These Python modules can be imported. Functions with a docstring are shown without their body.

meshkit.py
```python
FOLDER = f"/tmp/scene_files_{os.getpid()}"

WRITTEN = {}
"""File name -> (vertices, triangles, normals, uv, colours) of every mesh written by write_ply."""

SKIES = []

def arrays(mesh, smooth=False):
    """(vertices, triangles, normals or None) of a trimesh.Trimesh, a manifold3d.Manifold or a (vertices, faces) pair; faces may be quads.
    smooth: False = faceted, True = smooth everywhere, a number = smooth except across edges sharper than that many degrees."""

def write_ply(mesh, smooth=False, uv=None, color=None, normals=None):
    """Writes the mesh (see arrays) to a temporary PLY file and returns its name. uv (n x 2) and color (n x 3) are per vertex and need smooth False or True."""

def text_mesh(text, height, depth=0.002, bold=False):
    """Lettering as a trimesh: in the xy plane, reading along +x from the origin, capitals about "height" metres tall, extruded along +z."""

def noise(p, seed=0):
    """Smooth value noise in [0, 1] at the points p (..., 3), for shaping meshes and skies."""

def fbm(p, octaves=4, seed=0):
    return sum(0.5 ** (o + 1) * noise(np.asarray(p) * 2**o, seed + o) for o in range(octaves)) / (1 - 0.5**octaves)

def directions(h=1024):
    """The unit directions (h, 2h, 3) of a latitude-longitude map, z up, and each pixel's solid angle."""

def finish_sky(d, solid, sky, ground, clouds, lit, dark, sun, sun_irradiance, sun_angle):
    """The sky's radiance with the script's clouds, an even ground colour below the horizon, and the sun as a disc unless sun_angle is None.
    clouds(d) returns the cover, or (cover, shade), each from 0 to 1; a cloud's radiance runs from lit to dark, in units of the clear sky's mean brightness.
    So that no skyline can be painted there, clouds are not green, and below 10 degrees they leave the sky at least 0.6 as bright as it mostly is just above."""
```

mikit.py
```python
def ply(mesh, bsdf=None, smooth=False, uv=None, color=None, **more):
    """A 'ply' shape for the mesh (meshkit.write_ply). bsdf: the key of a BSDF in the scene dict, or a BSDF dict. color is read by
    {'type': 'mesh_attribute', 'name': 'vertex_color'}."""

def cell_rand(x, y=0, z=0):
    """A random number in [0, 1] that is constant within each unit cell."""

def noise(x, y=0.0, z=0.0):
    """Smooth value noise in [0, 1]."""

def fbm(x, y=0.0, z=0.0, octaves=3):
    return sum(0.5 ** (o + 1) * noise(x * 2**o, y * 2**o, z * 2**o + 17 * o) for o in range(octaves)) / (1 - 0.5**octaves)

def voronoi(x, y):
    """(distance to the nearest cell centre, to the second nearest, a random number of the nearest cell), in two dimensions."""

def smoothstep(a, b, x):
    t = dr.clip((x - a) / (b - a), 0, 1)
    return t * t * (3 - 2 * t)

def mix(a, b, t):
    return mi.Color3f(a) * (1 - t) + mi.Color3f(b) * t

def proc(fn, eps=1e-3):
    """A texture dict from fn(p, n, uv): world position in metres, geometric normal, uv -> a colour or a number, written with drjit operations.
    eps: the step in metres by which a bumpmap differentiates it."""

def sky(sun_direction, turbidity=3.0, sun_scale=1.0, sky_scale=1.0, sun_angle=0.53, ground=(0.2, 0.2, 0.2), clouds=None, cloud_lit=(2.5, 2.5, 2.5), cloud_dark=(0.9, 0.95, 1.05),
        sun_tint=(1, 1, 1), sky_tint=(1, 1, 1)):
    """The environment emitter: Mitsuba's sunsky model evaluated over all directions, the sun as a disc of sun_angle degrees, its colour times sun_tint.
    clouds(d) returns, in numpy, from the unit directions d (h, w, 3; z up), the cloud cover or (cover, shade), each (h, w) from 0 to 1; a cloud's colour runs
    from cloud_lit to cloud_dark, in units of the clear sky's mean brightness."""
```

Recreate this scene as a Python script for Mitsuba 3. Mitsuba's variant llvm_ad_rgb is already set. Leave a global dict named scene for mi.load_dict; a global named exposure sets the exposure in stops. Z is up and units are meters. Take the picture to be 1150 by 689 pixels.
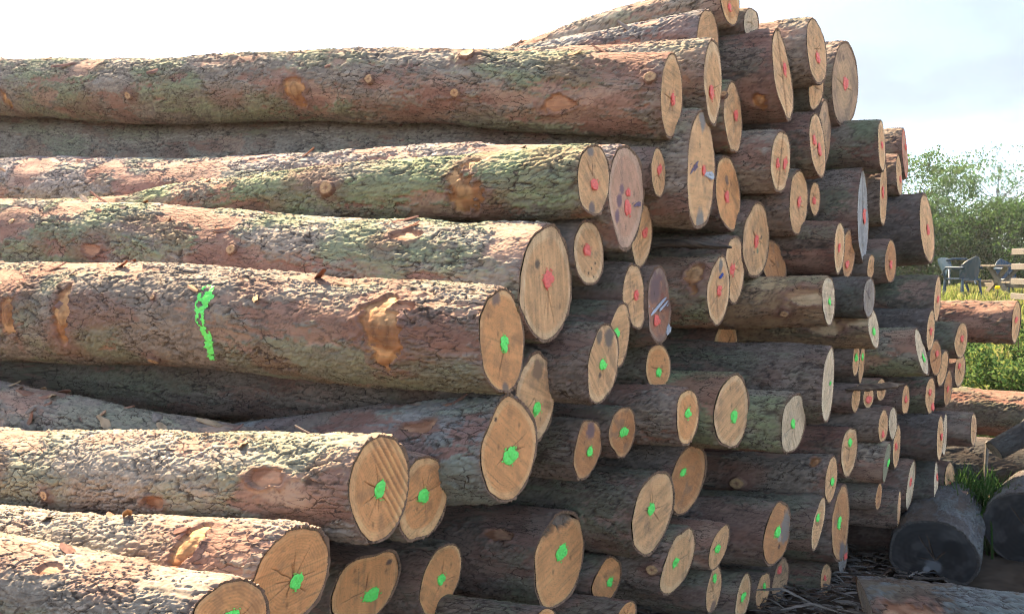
import math, random, numpy as np, trimesh, drjit as dr, mitsuba as mi, mikit, meshkit
from scipy.spatial import cKDTree
T = mi.ScalarTransform4f
scene, labels = {}, {}
# ------------------------------------------------------------------ camera, sky, exposure
CAM = np.array([0.0, 0.0, 1.75])
PITCH = 0.0465
HAZE = 0.0013
FWD = np.array([0, math.cos(PITCH), -math.sin(PITCH)])
scene['haze_air'] = {'type': 'homogeneous', 'albedo': {'type': 'rgb', 'value': [.93, .95, .97]}, 'sigma_t': {'type': 'rgb', 'value': [HAZE, HAZE, HAZE]}, 'phase': {'type': 'hg', 'g': .55}}  # veiling glare of the lens, built as a thin added medium
scene['camera'] = {'medium': {'type': 'ref', 'id': 'haze_air'}, 'type': 'perspective', 'fov': 62.0, 'fov_axis': 'x', 'near_clip': 0.05, 'far_clip': 3000.0,
                   'to_world': T().look_at(origin=CAM.tolist(), target=(CAM + FWD).tolist(), up=[0, 0, 1])}
SUN = np.array([-0.353, 0.505, 0.788])


def clouds(d):
    p = d / np.maximum(d[..., 2:3] + 0.25, 0.05)
    n = meshkit.fbm(np.stack([p[..., 0] * 1.5 + 3.1, p[..., 1] * 1.5, p[..., 2] * 0 + 1.7], -1), 5, 5)
    s = SUN / np.linalg.norm(SUN)
    ang = np.degrees(np.arccos(np.clip(d @ s, -1, 1)))
    veil = np.clip(1.08 - ang / 150.0, 0, 1)                       # thin high cloud glows towards the sun
    cover = np.clip((n - 0.40) * 3.2, 0, 1) * 0.55 + 0.62 * veil
    return np.clip(cover, 0, 1), np.clip((ang - 26) / 36.0, 0, 1)


scene['sky_light'] = mikit.sky(SUN.tolist(), turbidity=3, sun_tint=(1.0, 0.92, 0.79), clouds=clouds, cloud_lit=(1.30, 1.22, 1.10), cloud_dark=(0.46, 0.49, 0.51), sky_tint=(1.10, 1.0, 0.89))
exposure = 3.98

# ------------------------------------------------------------------ helpers
used = {}


def key_for(name):
    n = used.get(name, 0)
    used[name] = n + 1
    return name if n == 0 else f'{name}_{n:03d}'


def put(key, mesh, bsdf, smooth=True, color=None, uv=None):
    scene[key] = mikit.ply(mesh, bsdf, smooth, color=color, uv=uv)
    return key


def tag(key, label, cat=None, group=None, kind=None):
    labels[key] = {k: v for k, v in (('label', label), ('category', cat), ('group', group), ('kind', kind)) if v}


def unit(v):
    v = np.asarray(v, float)
    return v / np.linalg.norm(v)


def smooth01(a, b, x):
    t = np.clip((x - a) / (b - a), 0, 1)
    return t * t * (3 - 2 * t)


def grid_faces(n, m, wrap=True):
    """Quads of an n x m grid (rows x columns), columns closed when wrap."""
    i, j = np.meshgrid(np.arange(n - 1), np.arange(m if wrap else m - 1), indexing='ij')
    a, b = (i * m + j).ravel(), (i * m + (j + 1) % m).ravel()
    return np.stack([a, b, b + m, a + m], 1)


def tri(q):
    return np.vstack([q[:, [0, 1, 2]], q[:, [0, 2, 3]]])


def mix3(c, d, t):
    return c * (1 - t[..., None]) + np.asarray(d) * t[..., None]


# ------------------------------------------------------------------ materials
VC = {'type': 'mesh_attribute', 'name': 'vertex_color'}


def bark_cells(uv):
    """Scales of the bark, longer along the log, with a wandering outline: edge distance, a number per scale."""
    x, y = uv.x, uv.y
    a, b = mikit.noise(x * 17, y * 30, 1.5), mikit.noise(x * 17, y * 30, 7.5)
    c, d = mikit.noise(x * 70, y * 110, 3.5), mikit.noise(x * 70, y * 110, 9.5)
    X, Y = x + .075 * a + .026 * c, y + .030 * b + .011 * d
    return mikit.voronoi(X / .088, Y / .0215)


def bark_fine(p, n, uv):
    f1, f2, k = bark_cells(uv)
    on = mikit.smoothstep(.30, .62, mikit.noise(uv.x * 9, uv.y * 14, 4.5))
    grain = mikit.noise(uv.x * 110, uv.y * 330, 2.5)
    return on * (.55 * k + .55 * mikit.smoothstep(.02, .16, f2 - f1)) + .30 * grain + .45 * mikit.fbm(p.x * 120, p.y * 120, p.z * 120, 2)


def bark_check(p, n, uv):
    """Where the gaps between scales show as dark checks."""
    f1, f2, k = bark_cells(uv)
    on = mikit.smoothstep(.40, .70, mikit.noise(uv.x * 9, uv.y * 14, 4.5) * .8 + .3 * mikit.noise(uv.x * 40, uv.y * 60, 5.5))
    return .85 * on * (1 - mikit.smoothstep(.015, .11, f2 - f1))


def wood_fine(p, n, uv):
    return .5 * mikit.fbm(p.x * 140, p.y * 140, p.z * 140, 2) + .5 * mikit.noise(uv.x * 240, uv.y * 9, 1.5)


def wood_streak(p, n, uv):
    """Torn fibres and saw scoring on the sawn wood."""
    patch = mikit.smoothstep(.30, .75, mikit.noise(uv.x * 16, uv.y * 9, 4.5))
    fibre = mikit.smoothstep(.52, .86, mikit.noise(uv.x * 230, uv.y * 8, 1.5))
    speck = mikit.smoothstep(.74, .90, mikit.noise(p.x * 150, p.y * 150, p.z * 150))
    return dr.minimum(.55 * patch * fibre + .35 * speck, .8)


scene['m_bark'] = {'type': 'bumpmap', 'scale': 0.0036, 'tex': mikit.proc(bark_fine, 0.0014),
                   'bsdf': {'type': 'blendbsdf', 'weight': mikit.proc(bark_check),
                            'a': {'type': 'principled', 'base_color': VC, 'roughness': 0.85, 'specular': 0.3},
                            'b': {'type': 'diffuse', 'reflectance': {'type': 'rgb', 'value': [.045, .034, .028]}}}}
scene['m_wood'] = {'type': 'bumpmap', 'scale': 0.0030, 'tex': mikit.proc(wood_fine, 0.0012),
                   'bsdf': {'type': 'blendbsdf', 'weight': mikit.proc(wood_streak),
                            'a': {'type': 'principled', 'base_color': VC, 'roughness': 0.75, 'specular': 0.3},
                            'b': {'type': 'diffuse', 'reflectance': {'type': 'rgb', 'value': [.30, .18, .10]}}}}
scene['m_old_wood'] = {'type': 'bumpmap', 'scale': 0.002, 'tex': mikit.proc(wood_fine, 0.0012),
                       'bsdf': {'type': 'principled', 'base_color': VC, 'roughness': 0.8, 'specular': 0.3}}
scene['m_flake'] = {'type': 'twosided', 'bsdf': {'type': 'diffuse', 'reflectance': VC}}


def paint(rgb):
    def fn(p, n, uv):
        return mikit.mix(rgb, [c * 0.8 for c in rgb], mikit.noise(p.x * 160, p.y * 160, p.z * 160))
    return {'type': 'twosided', 'bsdf': {'type': 'principled', 'base_color': mikit.proc(fn), 'roughness': 0.6}}


scene['m_green_paint'] = paint([0.20, 0.98, 0.18])
scene['m_red_paint'] = paint([0.98, 0.19, 0.15])
scene['m_white_paint'] = paint([0.55, 0.57, 0.62])
scene['m_blue_paint'] = paint([0.05, 0.08, 0.30])
scene['m_purple_paint'] = paint([0.20, 0.13, 0.19])
PAINT = {'g': 'm_green_paint', 'r': 'm_red_paint'}


# ------------------------------------------------------------------ bark and end grain
#        outer bark            lichen              flaked inner bark     share of lichen, flaked; darkness
BARK = {'grey':     ((.34, .295, .25), (.29, .285, .21), (.33, .20, .155), .30, .27),
        'bluegrey': ((.27, .265, .265), (.25, .265, .24), (.28, .17, .145), .30, .17),
        'green':    ((.27, .24, .19), (.235, .27, .15), (.31, .175, .125), .75, .28),
        'greenred': ((.28, .24, .205), (.245, .265, .17), (.31, .18, .14), .48, .32),
        'red':      ((.27, .225, .19), (.24, .245, .17), (.31, .175, .13), .34, .42),
        'pinkgrey': ((.31, .27, .255), (.27, .27, .22), (.34, .205, .17), .25, .46),
        'peel':     ((.27, .23, .205), (.25, .245, .20), (.33, .205, .16), .25, .50),
        'dark':     ((.20, .163, .14), (.165, .17, .125), (.225, .14, .115), .38, .30),
        'darkred':  ((.195, .148, .125), (.165, .16, .12), (.255, .135, .105), .25, .52),
        'greendark':((.155, .138, .115), (.135, .165, .11), (.20, .115, .095), .60, .25),
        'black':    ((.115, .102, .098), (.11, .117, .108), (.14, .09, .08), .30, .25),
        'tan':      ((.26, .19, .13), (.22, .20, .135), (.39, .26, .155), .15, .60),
        'charred':  ((.05, .05, .052), (.12, .13, .135), (.06, .055, .05), .35, .20),  # burnt branches; on the added log, shade put into the bark
        'shade_dark':    ((.075, .078, .086), (.10, .108, .12), (.07, .06, .055), .40, .20),  # old grey bark darkened to carry the shadow of the stack
        'weathered':((.13, .14, .155), (.17, .185, .205), (.12, .09, .07), .45, .28)}
#         heartwood            sapwood             stain
TONE = {'orange': ((.73, .335, .135), (.82, .48, .23), (.48, .23, .105)),
        'tan':    ((.70, .385, .185), (.78, .50, .275), (.46, .265, .145)),
        'rust':   ((.54, .245, .105), (.64, .38, .195), (.34, .19, .11)),
        'pink':   ((.60, .33, .215), (.64, .42, .29), (.42, .25, .185)),
        'pale':   ((.66, .48, .30), (.72, .56, .38), (.44, .34, .24)),
        'grey':   ((.32, .28, .24), (.37, .33, .28), (.20, .19, .19)),
        'silver': ((.38, .35, .32), (.46, .43, .40), (.24, .22, .21)),
        'pinkgrey': ((.56, .34, .19), (.48, .29, .18), (.30, .19, .125)),
        'purple': ((.42, .20, .125), (.40, .26, .19), (.24, .15, .12)),
        'purplegrey': ((.33, .26, .205), (.38, .31, .255), (.22, .18, .165)),
        'greygreen': ((.27, .25, .16), (.33, .31, .20), (.18, .18, .12)),
        'redsap': ((.55, .28, .18), (.75, .16, .10), (.45, .20, .13)),
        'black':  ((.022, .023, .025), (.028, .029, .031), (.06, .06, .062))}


def outline(th, seed, bumps, rough=1.0):
    r = random.Random(seed)
    o = 1 + rough * (.030 * np.cos(2 * th + r.uniform(0, 6.3)) + .024 * np.cos(3 * th + r.uniform(0, 6.3)) + .012 * np.cos(5 * th + r.uniform(0, 6.3)))
    for ang, width, amount in bumps:
        d = (th - math.radians(ang) + math.pi) % (2 * math.pi) - math.pi
        o = o + amount * np.exp(-(d / width) ** 2)
    return o


def worley(u, v, su, sv, circ, seed):
    """Distances to the nearest and second nearest plate centre, and the nearest plate's number and offset; v closes on itself."""
    nv = max(5, round(circ / sv))
    iu = np.arange(math.floor(u.min() / su) - 2, math.ceil(u.max() / su) + 3)
    rng = np.random.default_rng(seed)
    gu, gv = np.meshgrid(iu, np.arange(nv), indexing='ij')
    cu, cv = gu + .5 + rng.uniform(-.48, .48, gu.shape), gv + .5 + rng.uniform(-.48, .48, gu.shape)
    ids = np.arange(cu.size).reshape(cu.shape)
    rep = [(cu, cv + s * nv, ids) for s in (-1, 0, 1)]
    pts = np.stack([np.concatenate([r[k].ravel() for r in rep]) for k in (0, 1)], 1)
    pid = np.concatenate([r[2].ravel() for r in rep])
    keep = (pts[:, 1] > -4) & (pts[:, 1] < nv + 4)
    pts, pid = pts[keep], pid[keep]
    q = np.stack([u.ravel() / su, (v.ravel() / circ * nv) % nv], 1)
    d, i = cKDTree(pts).query(q, k=2)
    return (d[:, 0].reshape(u.shape), d[:, 1].reshape(u.shape), pid[i[:, 0]].reshape(u.shape),
            (q[:, 0] - pts[i[:, 0], 0]).reshape(u.shape), (q[:, 1] - pts[i[:, 0], 1]).reshape(u.shape), rng.random(cu.size))


WOODCOL = np.array([.52, .285, .13])


class Log:
    """One felled log: its axis points at the cut end that can be seen; e1 lies level across it, e2 rises."""

    def __init__(self, P, a, rho, k, k2, taper, vis, px, tone, bark, knots, bumps, seed, length=5.6, strength=1.0):
        self.P, self.a, self.rho, self.k, self.k2, self.taper = np.array(P), unit(a), rho, k, k2, taper
        self.vis, self.px, self.tone, self.bark, self.knots, self.bumps, self.seed = vis, px, tone, bark, knots, bumps, seed
        e1 = unit(np.cross([0, 0, 1], self.a))
        if e1 @ np.array([.47, .88, 0]) < 0:
            e1 = -e1
        e2 = np.cross(e1, self.a)
        self.e1, self.e2 = e1, e2 if e2[2] > 0 else -e2
        self.flip = np.dot(np.cross(self.e1, self.e2), self.a) < 0
        self.length, self.strength = length, strength
        self.bend = .016 if rho > .11 else .006

    def place(self, u, th, rad):
        c, s = np.cos(th), np.sin(th)
        bend = self.bend * np.sin(2.1 * u + self.seed) - self.bend * math.sin(self.seed) - self.bend * 2.1 * math.cos(self.seed) * u * np.exp(-u)
        return (self.P + bend[..., None] * self.e2 + (rad * c)[..., None] * self.e1 + (rad * s)[..., None] * self.e2
                + (-u + self.rho * (self.k * c + self.k2 * s))[..., None] * self.a)

    def angles(self, step):
        v = CAM - self.P
        mid = math.atan2(v @ self.e2, v @ self.e1)
        half = math.radians(122)
        n1 = max(24, int(2 * half * self.rho / step))
        n2 = max(8, int((2 * math.pi - 2 * half) * self.rho / (step * 4)))
        return mid + np.concatenate([np.linspace(-half, half, n1, endpoint=False), np.linspace(half, 2 * math.pi - half, n2, endpoint=False)])

    def build_bark(self):
        rho, seed = self.rho, self.seed
        step = 1.75 * self.px
        th = self.angles(step)
        nu = max(12, int(min(self.vis, self.length) / (step * 1.25)))
        u1 = np.linspace(0, min(self.vis, self.length), nu)
        if self.length > self.vis + .1:
            u1 = np.concatenate([u1, np.linspace(self.vis, self.length, max(3, int((self.length - self.vis) / .04)))[1:]])
        U, TH = np.meshgrid(u1, th, indexing='ij')
        C, S = np.cos(TH), np.sin(TH)
        circ = 2 * math.pi * rho
        q = np.stack([U, rho * C, rho * S], -1) + seed * 3.7
        n = lambda f, s, st=1.0: meshkit.noise(q * np.array([f / st, f, f]), s)
        big = meshkit.fbm(q * [2.2, 5, 5], 3, seed)
        w1, w2 = n(13, 3) - .5, n(13, 4) - .5
        w3, w4 = n(38, 5) - .5, n(38, 6) - .5
        w5, w6 = n(95, 7) - .5, n(95, 8) - .5
        Uw = U + .07 * w1 + .030 * w3 + .012 * w5
        Vw = (TH % (2 * math.pi)) * rho + .030 * w2 + .016 * w4 + .008 * w6
        qw = q + np.stack([.045 * w3 + .02 * w5, .012 * w4 + .006 * w6, .012 * w3 + .006 * w5], -1)
        # scales that lie over each other like shingles (coarse, fine), and long checks between ridges
        def shingle(fu, fv, levels, s, soft):
            t = meshkit.fbm(qw * [fu, fv, fv], 3, s) * levels
            k = np.floor(t)
            fr = t - k
            hsh = np.modf(np.sin(k * 12.9898 + s) * 43758.5453)[0] % 1.0
            return (1 - fr) * smooth01(0, soft, fr) + .35 * hsh, fr, hsh
        hc, fc, kc = shingle(5.5, 24, 9, seed + 50, .12)
        hf, ff, kf = shingle(17, 58, 8, seed + 51, .2)
        f1, f2, idp, du, dv, rnd = worley(Uw, Vw, .120, .026, circ, seed)
        g1, g2, idq, eu, ev, rnq = worley(Uw + .3, Vw, .030, .011, circ, seed + 1)
        outer, lichen, inner, ls, fs = BARK[self.bark]
        outer, lichen, inner = np.array(outer) * [.95, .91, .86], np.array(lichen) * [.88, .93, .80], np.array(inner) * [.93, .88, .84]
        some = smooth01(.40, .62, n(16, 60, 2))
        crack = (1 - smooth01(.02, .13, f2 - f1)) * some
        crack2 = (1 - smooth01(.0, .22, g2 - g1)) * smooth01(.35, .6, n(20, 61))
        patch = meshkit.fbm(q * [3.0, 5.5, 5.5], 3, seed + 9)
        edge = (n(60, 8) - .5) * .10 + (kf - .5) * .10 + (kc - .5) * .12 + (rnd[idp] - .5) * .06
        flaked = smooth01(0, .05, patch + edge - (.66 - .34 * fs))
        mossy = smooth01(-.06, .10, meshkit.fbm(q * [2.5, 5, 5], 3, seed + 21) + edge * .8 - (.62 - .3 * ls))
        fine = n(150, 12, 3) - .5
        rough = n(210, 13, 1.5) - .5
        plate = hc * .0072 + (rnd[idp] - .5) * .003 - crack * .007
        scale = hf * .0019 - crack2 * .0014
        h = (big - .5) * .042 + self.strength * (plate * (1 - .72 * flaked) + scale * (1 - .45 * flaked) + fine * .0009 + rough * .0003 - flaked * .003)
        tone = .64 + .48 * kc + .32 * kf + .14 * (rnq[idq] - .5) + .5 * fine + .35 * rough
        col = np.broadcast_to(np.array(outer), U.shape + (3,)) * tone[..., None]
        col = mix3(col, np.array(lichen) * (.8 + .4 * kf + .5 * rough)[..., None], mossy * (.35 + .5 * kc))
        pinkish = np.array(inner)[None, None] * (.66 + .45 * n(26, 30, 3) + .3 * fine + .22 * kf + .25 * rough)[..., None]
        pale = smooth01(.52, .66, n(11, 31, 2) + edge)                           # freshly flaked, lighter scales
        pinkish = mix3(pinkish, np.array(inner) * [1.4, 1.7, 1.7], pale * .7)
        col = mix3(col, pinkish, flaked * (.70 + .3 * kc))
        rust = smooth01(.60, .74, n(7, 33, 1.5) + edge)
        col = mix3(col, np.array(inner) * [.75, .62, .6], rust * .5)
        dirt = np.array([.05, .038, .032])
        col = mix3(col, dirt, np.clip(crack * .8 * (1 - .3 * flaked) + crack2 * .45, 0, .85))
        # knots, wounds and peeled places
        self.cores = []
        for ku, kt, ks, kind in self.knots:
            dt = (TH - kt + math.pi) % (2 * math.pi) - math.pi
            X, Y = (U - ku), dt * rho
            wob = 1 + .5 * (n(30, 40) - .5) + .5 * (n(80, 41) - .5)
            if kind == 's':
                d = np.sqrt((X / 1.3) ** 2 + Y ** 2) / ks / wob
                h += .35 * ks * np.exp(-(d / 1.2) ** 2)
                col = mix3(col, np.array([.20, .10, .075]), np.exp(-(d / 1.45) ** 4) * .8)
            else:
                sx, sy = {'w': (.66, 1.1), 'p': (1.7, .7), 'c': (1.6, .75)}[kind]
                wob = 1 + .9 * (n(13, 40) - .5) + .7 * (n(34, 41) - .5) + .45 * (n(90, 42) - .5)
                d = np.sqrt((X / sx) ** 2 + (Y / sy) ** 2) / ks / wob
                rim, core = np.exp(-(d / 1.38) ** 8), smooth01(1.0, .90, d)
                swirl = np.sin(d * 17 + 4 * n(22, 45))
                lip = .010 * smooth01(.94, 1.02, d) * (.4 + 1.2 * n(45, 49))               # the broken edge of the bark stands proud of the wood
                floor = (big - .5) * .042 + (.014 * np.exp(-(d / .55) ** 2) + .0012 * swirl) * (kind == 'w') * core + lip - .005 * core + .0016 * (n(60, 43, 8) - .5)
                h = h * (1 - rim) + rim * floor
                col = mix3(col, np.array([.22, .12, .09]) * (.6 + .8 * n(40, 47, 2) + .6 * fine)[..., None], rim * .8)
                grain = (.58 + .4 * n(60, 43, 9) + .4 * n(120, 48, 12) + .25 * (n(200, 44, 5) - .5) + .10 * swirl)
                if kind == 'w':
                    grain = grain * (1 - .5 * np.exp(-((d - .34) / .09) ** 2) - .35 * np.exp(-(d / .12) ** 2))
                self.cores.append(core * (np.abs(X) < 4 * ks))
                tint = {'w': WOODCOL, 'p': np.array([.42, .23, .14]), 'c': np.array([.62, .46, .28])}[kind]
                stain = smooth01(.42, .62, n(17, 46) + .2 * (d - .5))
                col = mix3(col, tint * grain[..., None] * mix3(np.ones(3), [.55, .40, .34], stain * .85), core * .95)
        # the last centimetres by the saw cut
        endz = np.exp(-U / .018)
        col = mix3(col, np.array(inner) * .9, endz * .5)
        h -= endz * .004
        rad = rho * (1 + self.taper * U) * outline(TH, seed, self.bumps) + h * min(1, rho / .14) - .004
        # bumps belong to the cut end: fade them along the log
        base = rho * (1 + self.taper * U) * outline(TH, seed, [])
        fade = np.exp(-U / .25)
        rad = rad * fade + (base + h * min(1, rho / .14) - .004) * (1 - fade)
        self.rad0 = rad[0]
        V = self.place(U, TH, rad)
        nrow, ncol = U.shape
        F = tri(grid_faces(nrow, ncol))
        verts, cols = V.reshape(-1, 3), np.clip(col, .012, .8).reshape(-1, 3)
        # the ring of bark round the wood at the cut, and the hidden far end
        th0 = th
        self.inner_ring = lambda t: np.interp(t % (2 * math.pi), *self._ring())
        self._th = th0
        rin = self.wood_radius(th0)
        ring = self.place(np.full_like(th0, .004), th0, rin * .985)
        mid = self.place(np.full_like(th0, .001), th0, (rin + self.rad0) / 2)
        base_i = len(verts)
        rc = np.array([.07, .068, .066] if self.tone == 'black' else [.25, .15, .095]) * (.7 + .5 * np.random.default_rng(seed).random(len(th0)))[:, None]
        verts = np.vstack([verts, self.place(np.zeros_like(th0), th0, self.rad0), mid, ring, self.P[None] - self.a * self.length])
        cols = np.vstack([cols, rc, rc, rc * .8, [[.2, .14, .09]]])
        F2 = tri(grid_faces(3, len(th0))) + base_i
        far = (nrow - 1) * ncol + np.arange(ncol)
        F3 = np.stack([far, np.full(ncol, len(verts) - 1), np.roll(far, -1)], 1)
        F = np.vstack([F, F2[:, ::-1], F3[:, ::-1]])
        if not self.flip:
            F = F[:, ::-1]
        self.U, self.TH, self.RAD, self.COL = U, TH, rad, np.clip(col, .012, .8)
        extra = len(verts) - U.size
        arc = (np.arange(ncol) * 0 + (th - th[0])) * rho
        uv = np.vstack([np.stack([U + seed * 7.31, np.broadcast_to(arc, U.shape) + seed * 3.17], -1).reshape(-1, 2), np.zeros((extra, 2)) + .37])
        uv[U.size:U.size + 3 * ncol, 1] = np.tile(arc + seed * 3.17, 3)
        return trimesh.Trimesh(verts, F, process=False), cols, uv

    def _ring(self):
        t = self._th % (2 * math.pi)
        o = np.argsort(t)
        t, r = t[o], self.rad0[o]
        return np.concatenate([t[-3:] - 2 * math.pi, t, t[:3] + 2 * math.pi]), np.concatenate([r[-3:], r, r[:3]])

    def wood_radius(self, th):
        t, r = self._ring()
        k = max(3, len(t) // 40)
        rs = np.convolve(np.pad(r, k, mode='wrap'), np.ones(2 * k + 1) / (2 * k + 1), mode='same')[k:-k]
        thick = min(.013, self.rho * .055)
        return np.interp(th % (2 * math.pi), t, rs) - thick * (.75 + .5 * meshkit.noise(np.stack([np.cos(th) * 3, np.sin(th) * 3, 0 * th + self.seed], -1), 2))

    def face_point(self, x, y, lift=0.0):
        return (self.P + self.rho * (np.multiply.outer(x, self.e1 + self.k * self.a) + np.multiply.outer(y, self.e2 + self.k2 * self.a))
                + np.multiply.outer(lift + 0 * np.asarray(x), self.a))

    def build_face(self, style):
        rho, seed = self.rho, self.seed
        r = random.Random(seed * 7 + 1)
        step = 1.25 * self.px
        nt, nr = max(40, min(220, int(2 * math.pi * rho / step))), max(10, min(70, int(rho / step)))
        th = np.linspace(0, 2 * math.pi, nt, endpoint=False)
        rw = self.wood_radius(th) / rho
        s = np.linspace(0, 1, nr + 1)[1:]
        SS, TH = np.meshgrid(s, th, indexing='ij')
        RR = SS * rw[None]
        X, Y = RR * np.cos(TH), RR * np.sin(TH)
        X, Y = np.append(X.ravel(), 0), np.append(Y.ravel(), 0)
        SSf = np.append(SS.ravel(), 0)
        px_, py_ = style.get('pith', (r.uniform(-.12, .12), r.uniform(-.15, .1)))
        q = np.stack([X * 2.2, Y * 2.2, 0 * X + seed * 1.7], -1)
        nz = lambda f, o=0: meshkit.fbm(q * f, 3, seed + o)
        heart, sap, stain = (np.array(c) for c in TONE[self.tone])
        # distance from the pith measured against the outline: 0 at the pith, 1 at the bark
        dx, dy = X - px_ * (1 - SSf), Y - py_ * (1 - SSf)
        ang = np.arctan2(Y - py_, X - px_)
        sd = SSf * .75 + .25 * np.sqrt((X - px_) ** 2 + (Y - py_) ** 2) + (nz(1.0) - .5) * .10
        sw = style.get('sapw', r.uniform(.78, .95))
        hb = smooth01(sw - .05, sw + .04, sd) * r.uniform(.35, 1.0)
        col = mix3(np.broadcast_to(heart, X.shape + (3,)), sap, hb)
        col = col * (.80 + .40 * nz(1.3, 3))[:, None]
        m = style.get('stain', .45)
        col = mix3(col, stain, smooth01(.60 - .16 * m, .80 - .10 * m, nz(1.6, 5)) * .75)
        col = col * (1 + .085 * np.sin(sd * rho * 2 * math.pi / .0085 + 2 * nz(2, 7)) * smooth01(.05, .3, sd))[:, None]
        col = col * (1 + .22 * (meshkit.noise(q * 14, seed + 8) - .5))[:, None]
        # grain streaks of an oblique cut and saw marks
        sa = style.get('saw_angle', r.uniform(-.5, .5) + (math.pi / 2 if r.random() < .6 else .6))
        across = X * math.cos(sa) + Y * math.sin(sa)
        along = -X * math.sin(sa) + Y * math.cos(sa)
        streak = meshkit.fbm(np.stack([across * 16, along * 1.6, 0 * X + seed], -1), 3, seed + 11)
        col = col * (1 + (.50 if self.tone in ('tan', 'pale', 'grey') else .30) * (streak - .5))[:, None]
        saw = style.get('saw', .0)
        sawline = np.sin(across * rho * 2 * math.pi / style.get('saw_pitch', .011) + 1.5 * nz(1, 13)) * saw * style.get('saw_mask', lambda x, y: 1.0)(X, Y)
        col = col * (1 + .22 * sawline)[:, None]
        lift = .0012 * sawline + .0035 * (nz(.8, 15) - .5)
        # radial checks
        ncr = style.get('cracks', r.choice([2, 4, 5, 6]))
        for k in range(ncr):
            a0 = style['crack_angles'][k] if 'crack_angles' in style and k < len(style['crack_angles']) else r.uniform(0, 6.28)
            ln, wd = r.uniform(.35, .85), r.uniform(.003, .007) * style.get('crack_w', 1.0) * .30 / max(rho, .1) * .55
            cx, cy = math.cos(a0), math.sin(a0)
            t = (X - px_) * cx + (Y - py_) * cy
            pd = (X - px_) * -cy + (Y - py_) * cx + .03 * (meshkit.noise(np.stack([t * 6, 0 * t + k, 0 * t + seed], -1), 1) - .5)
            wd = max(wd, .45 * self.px / rho)
            g = np.exp(-(pd / wd) ** 2) * smooth01(-.02, .03, t) * smooth01(ln, ln * .6, t)
            col = mix3(col, [.10, .055, .03], g * .72)
            lift = lift - .006 * g
        for bx, by, br, bc in style.get('blots', []):                            # knots, rot and grime with a place of their own
            d = np.sqrt((X - bx) ** 2 + (Y - by) ** 2) / br + (nz(2.5, 17) - .5) * .9
            col = mix3(col, bc, smooth01(1.1, .55, d) * .9)
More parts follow.
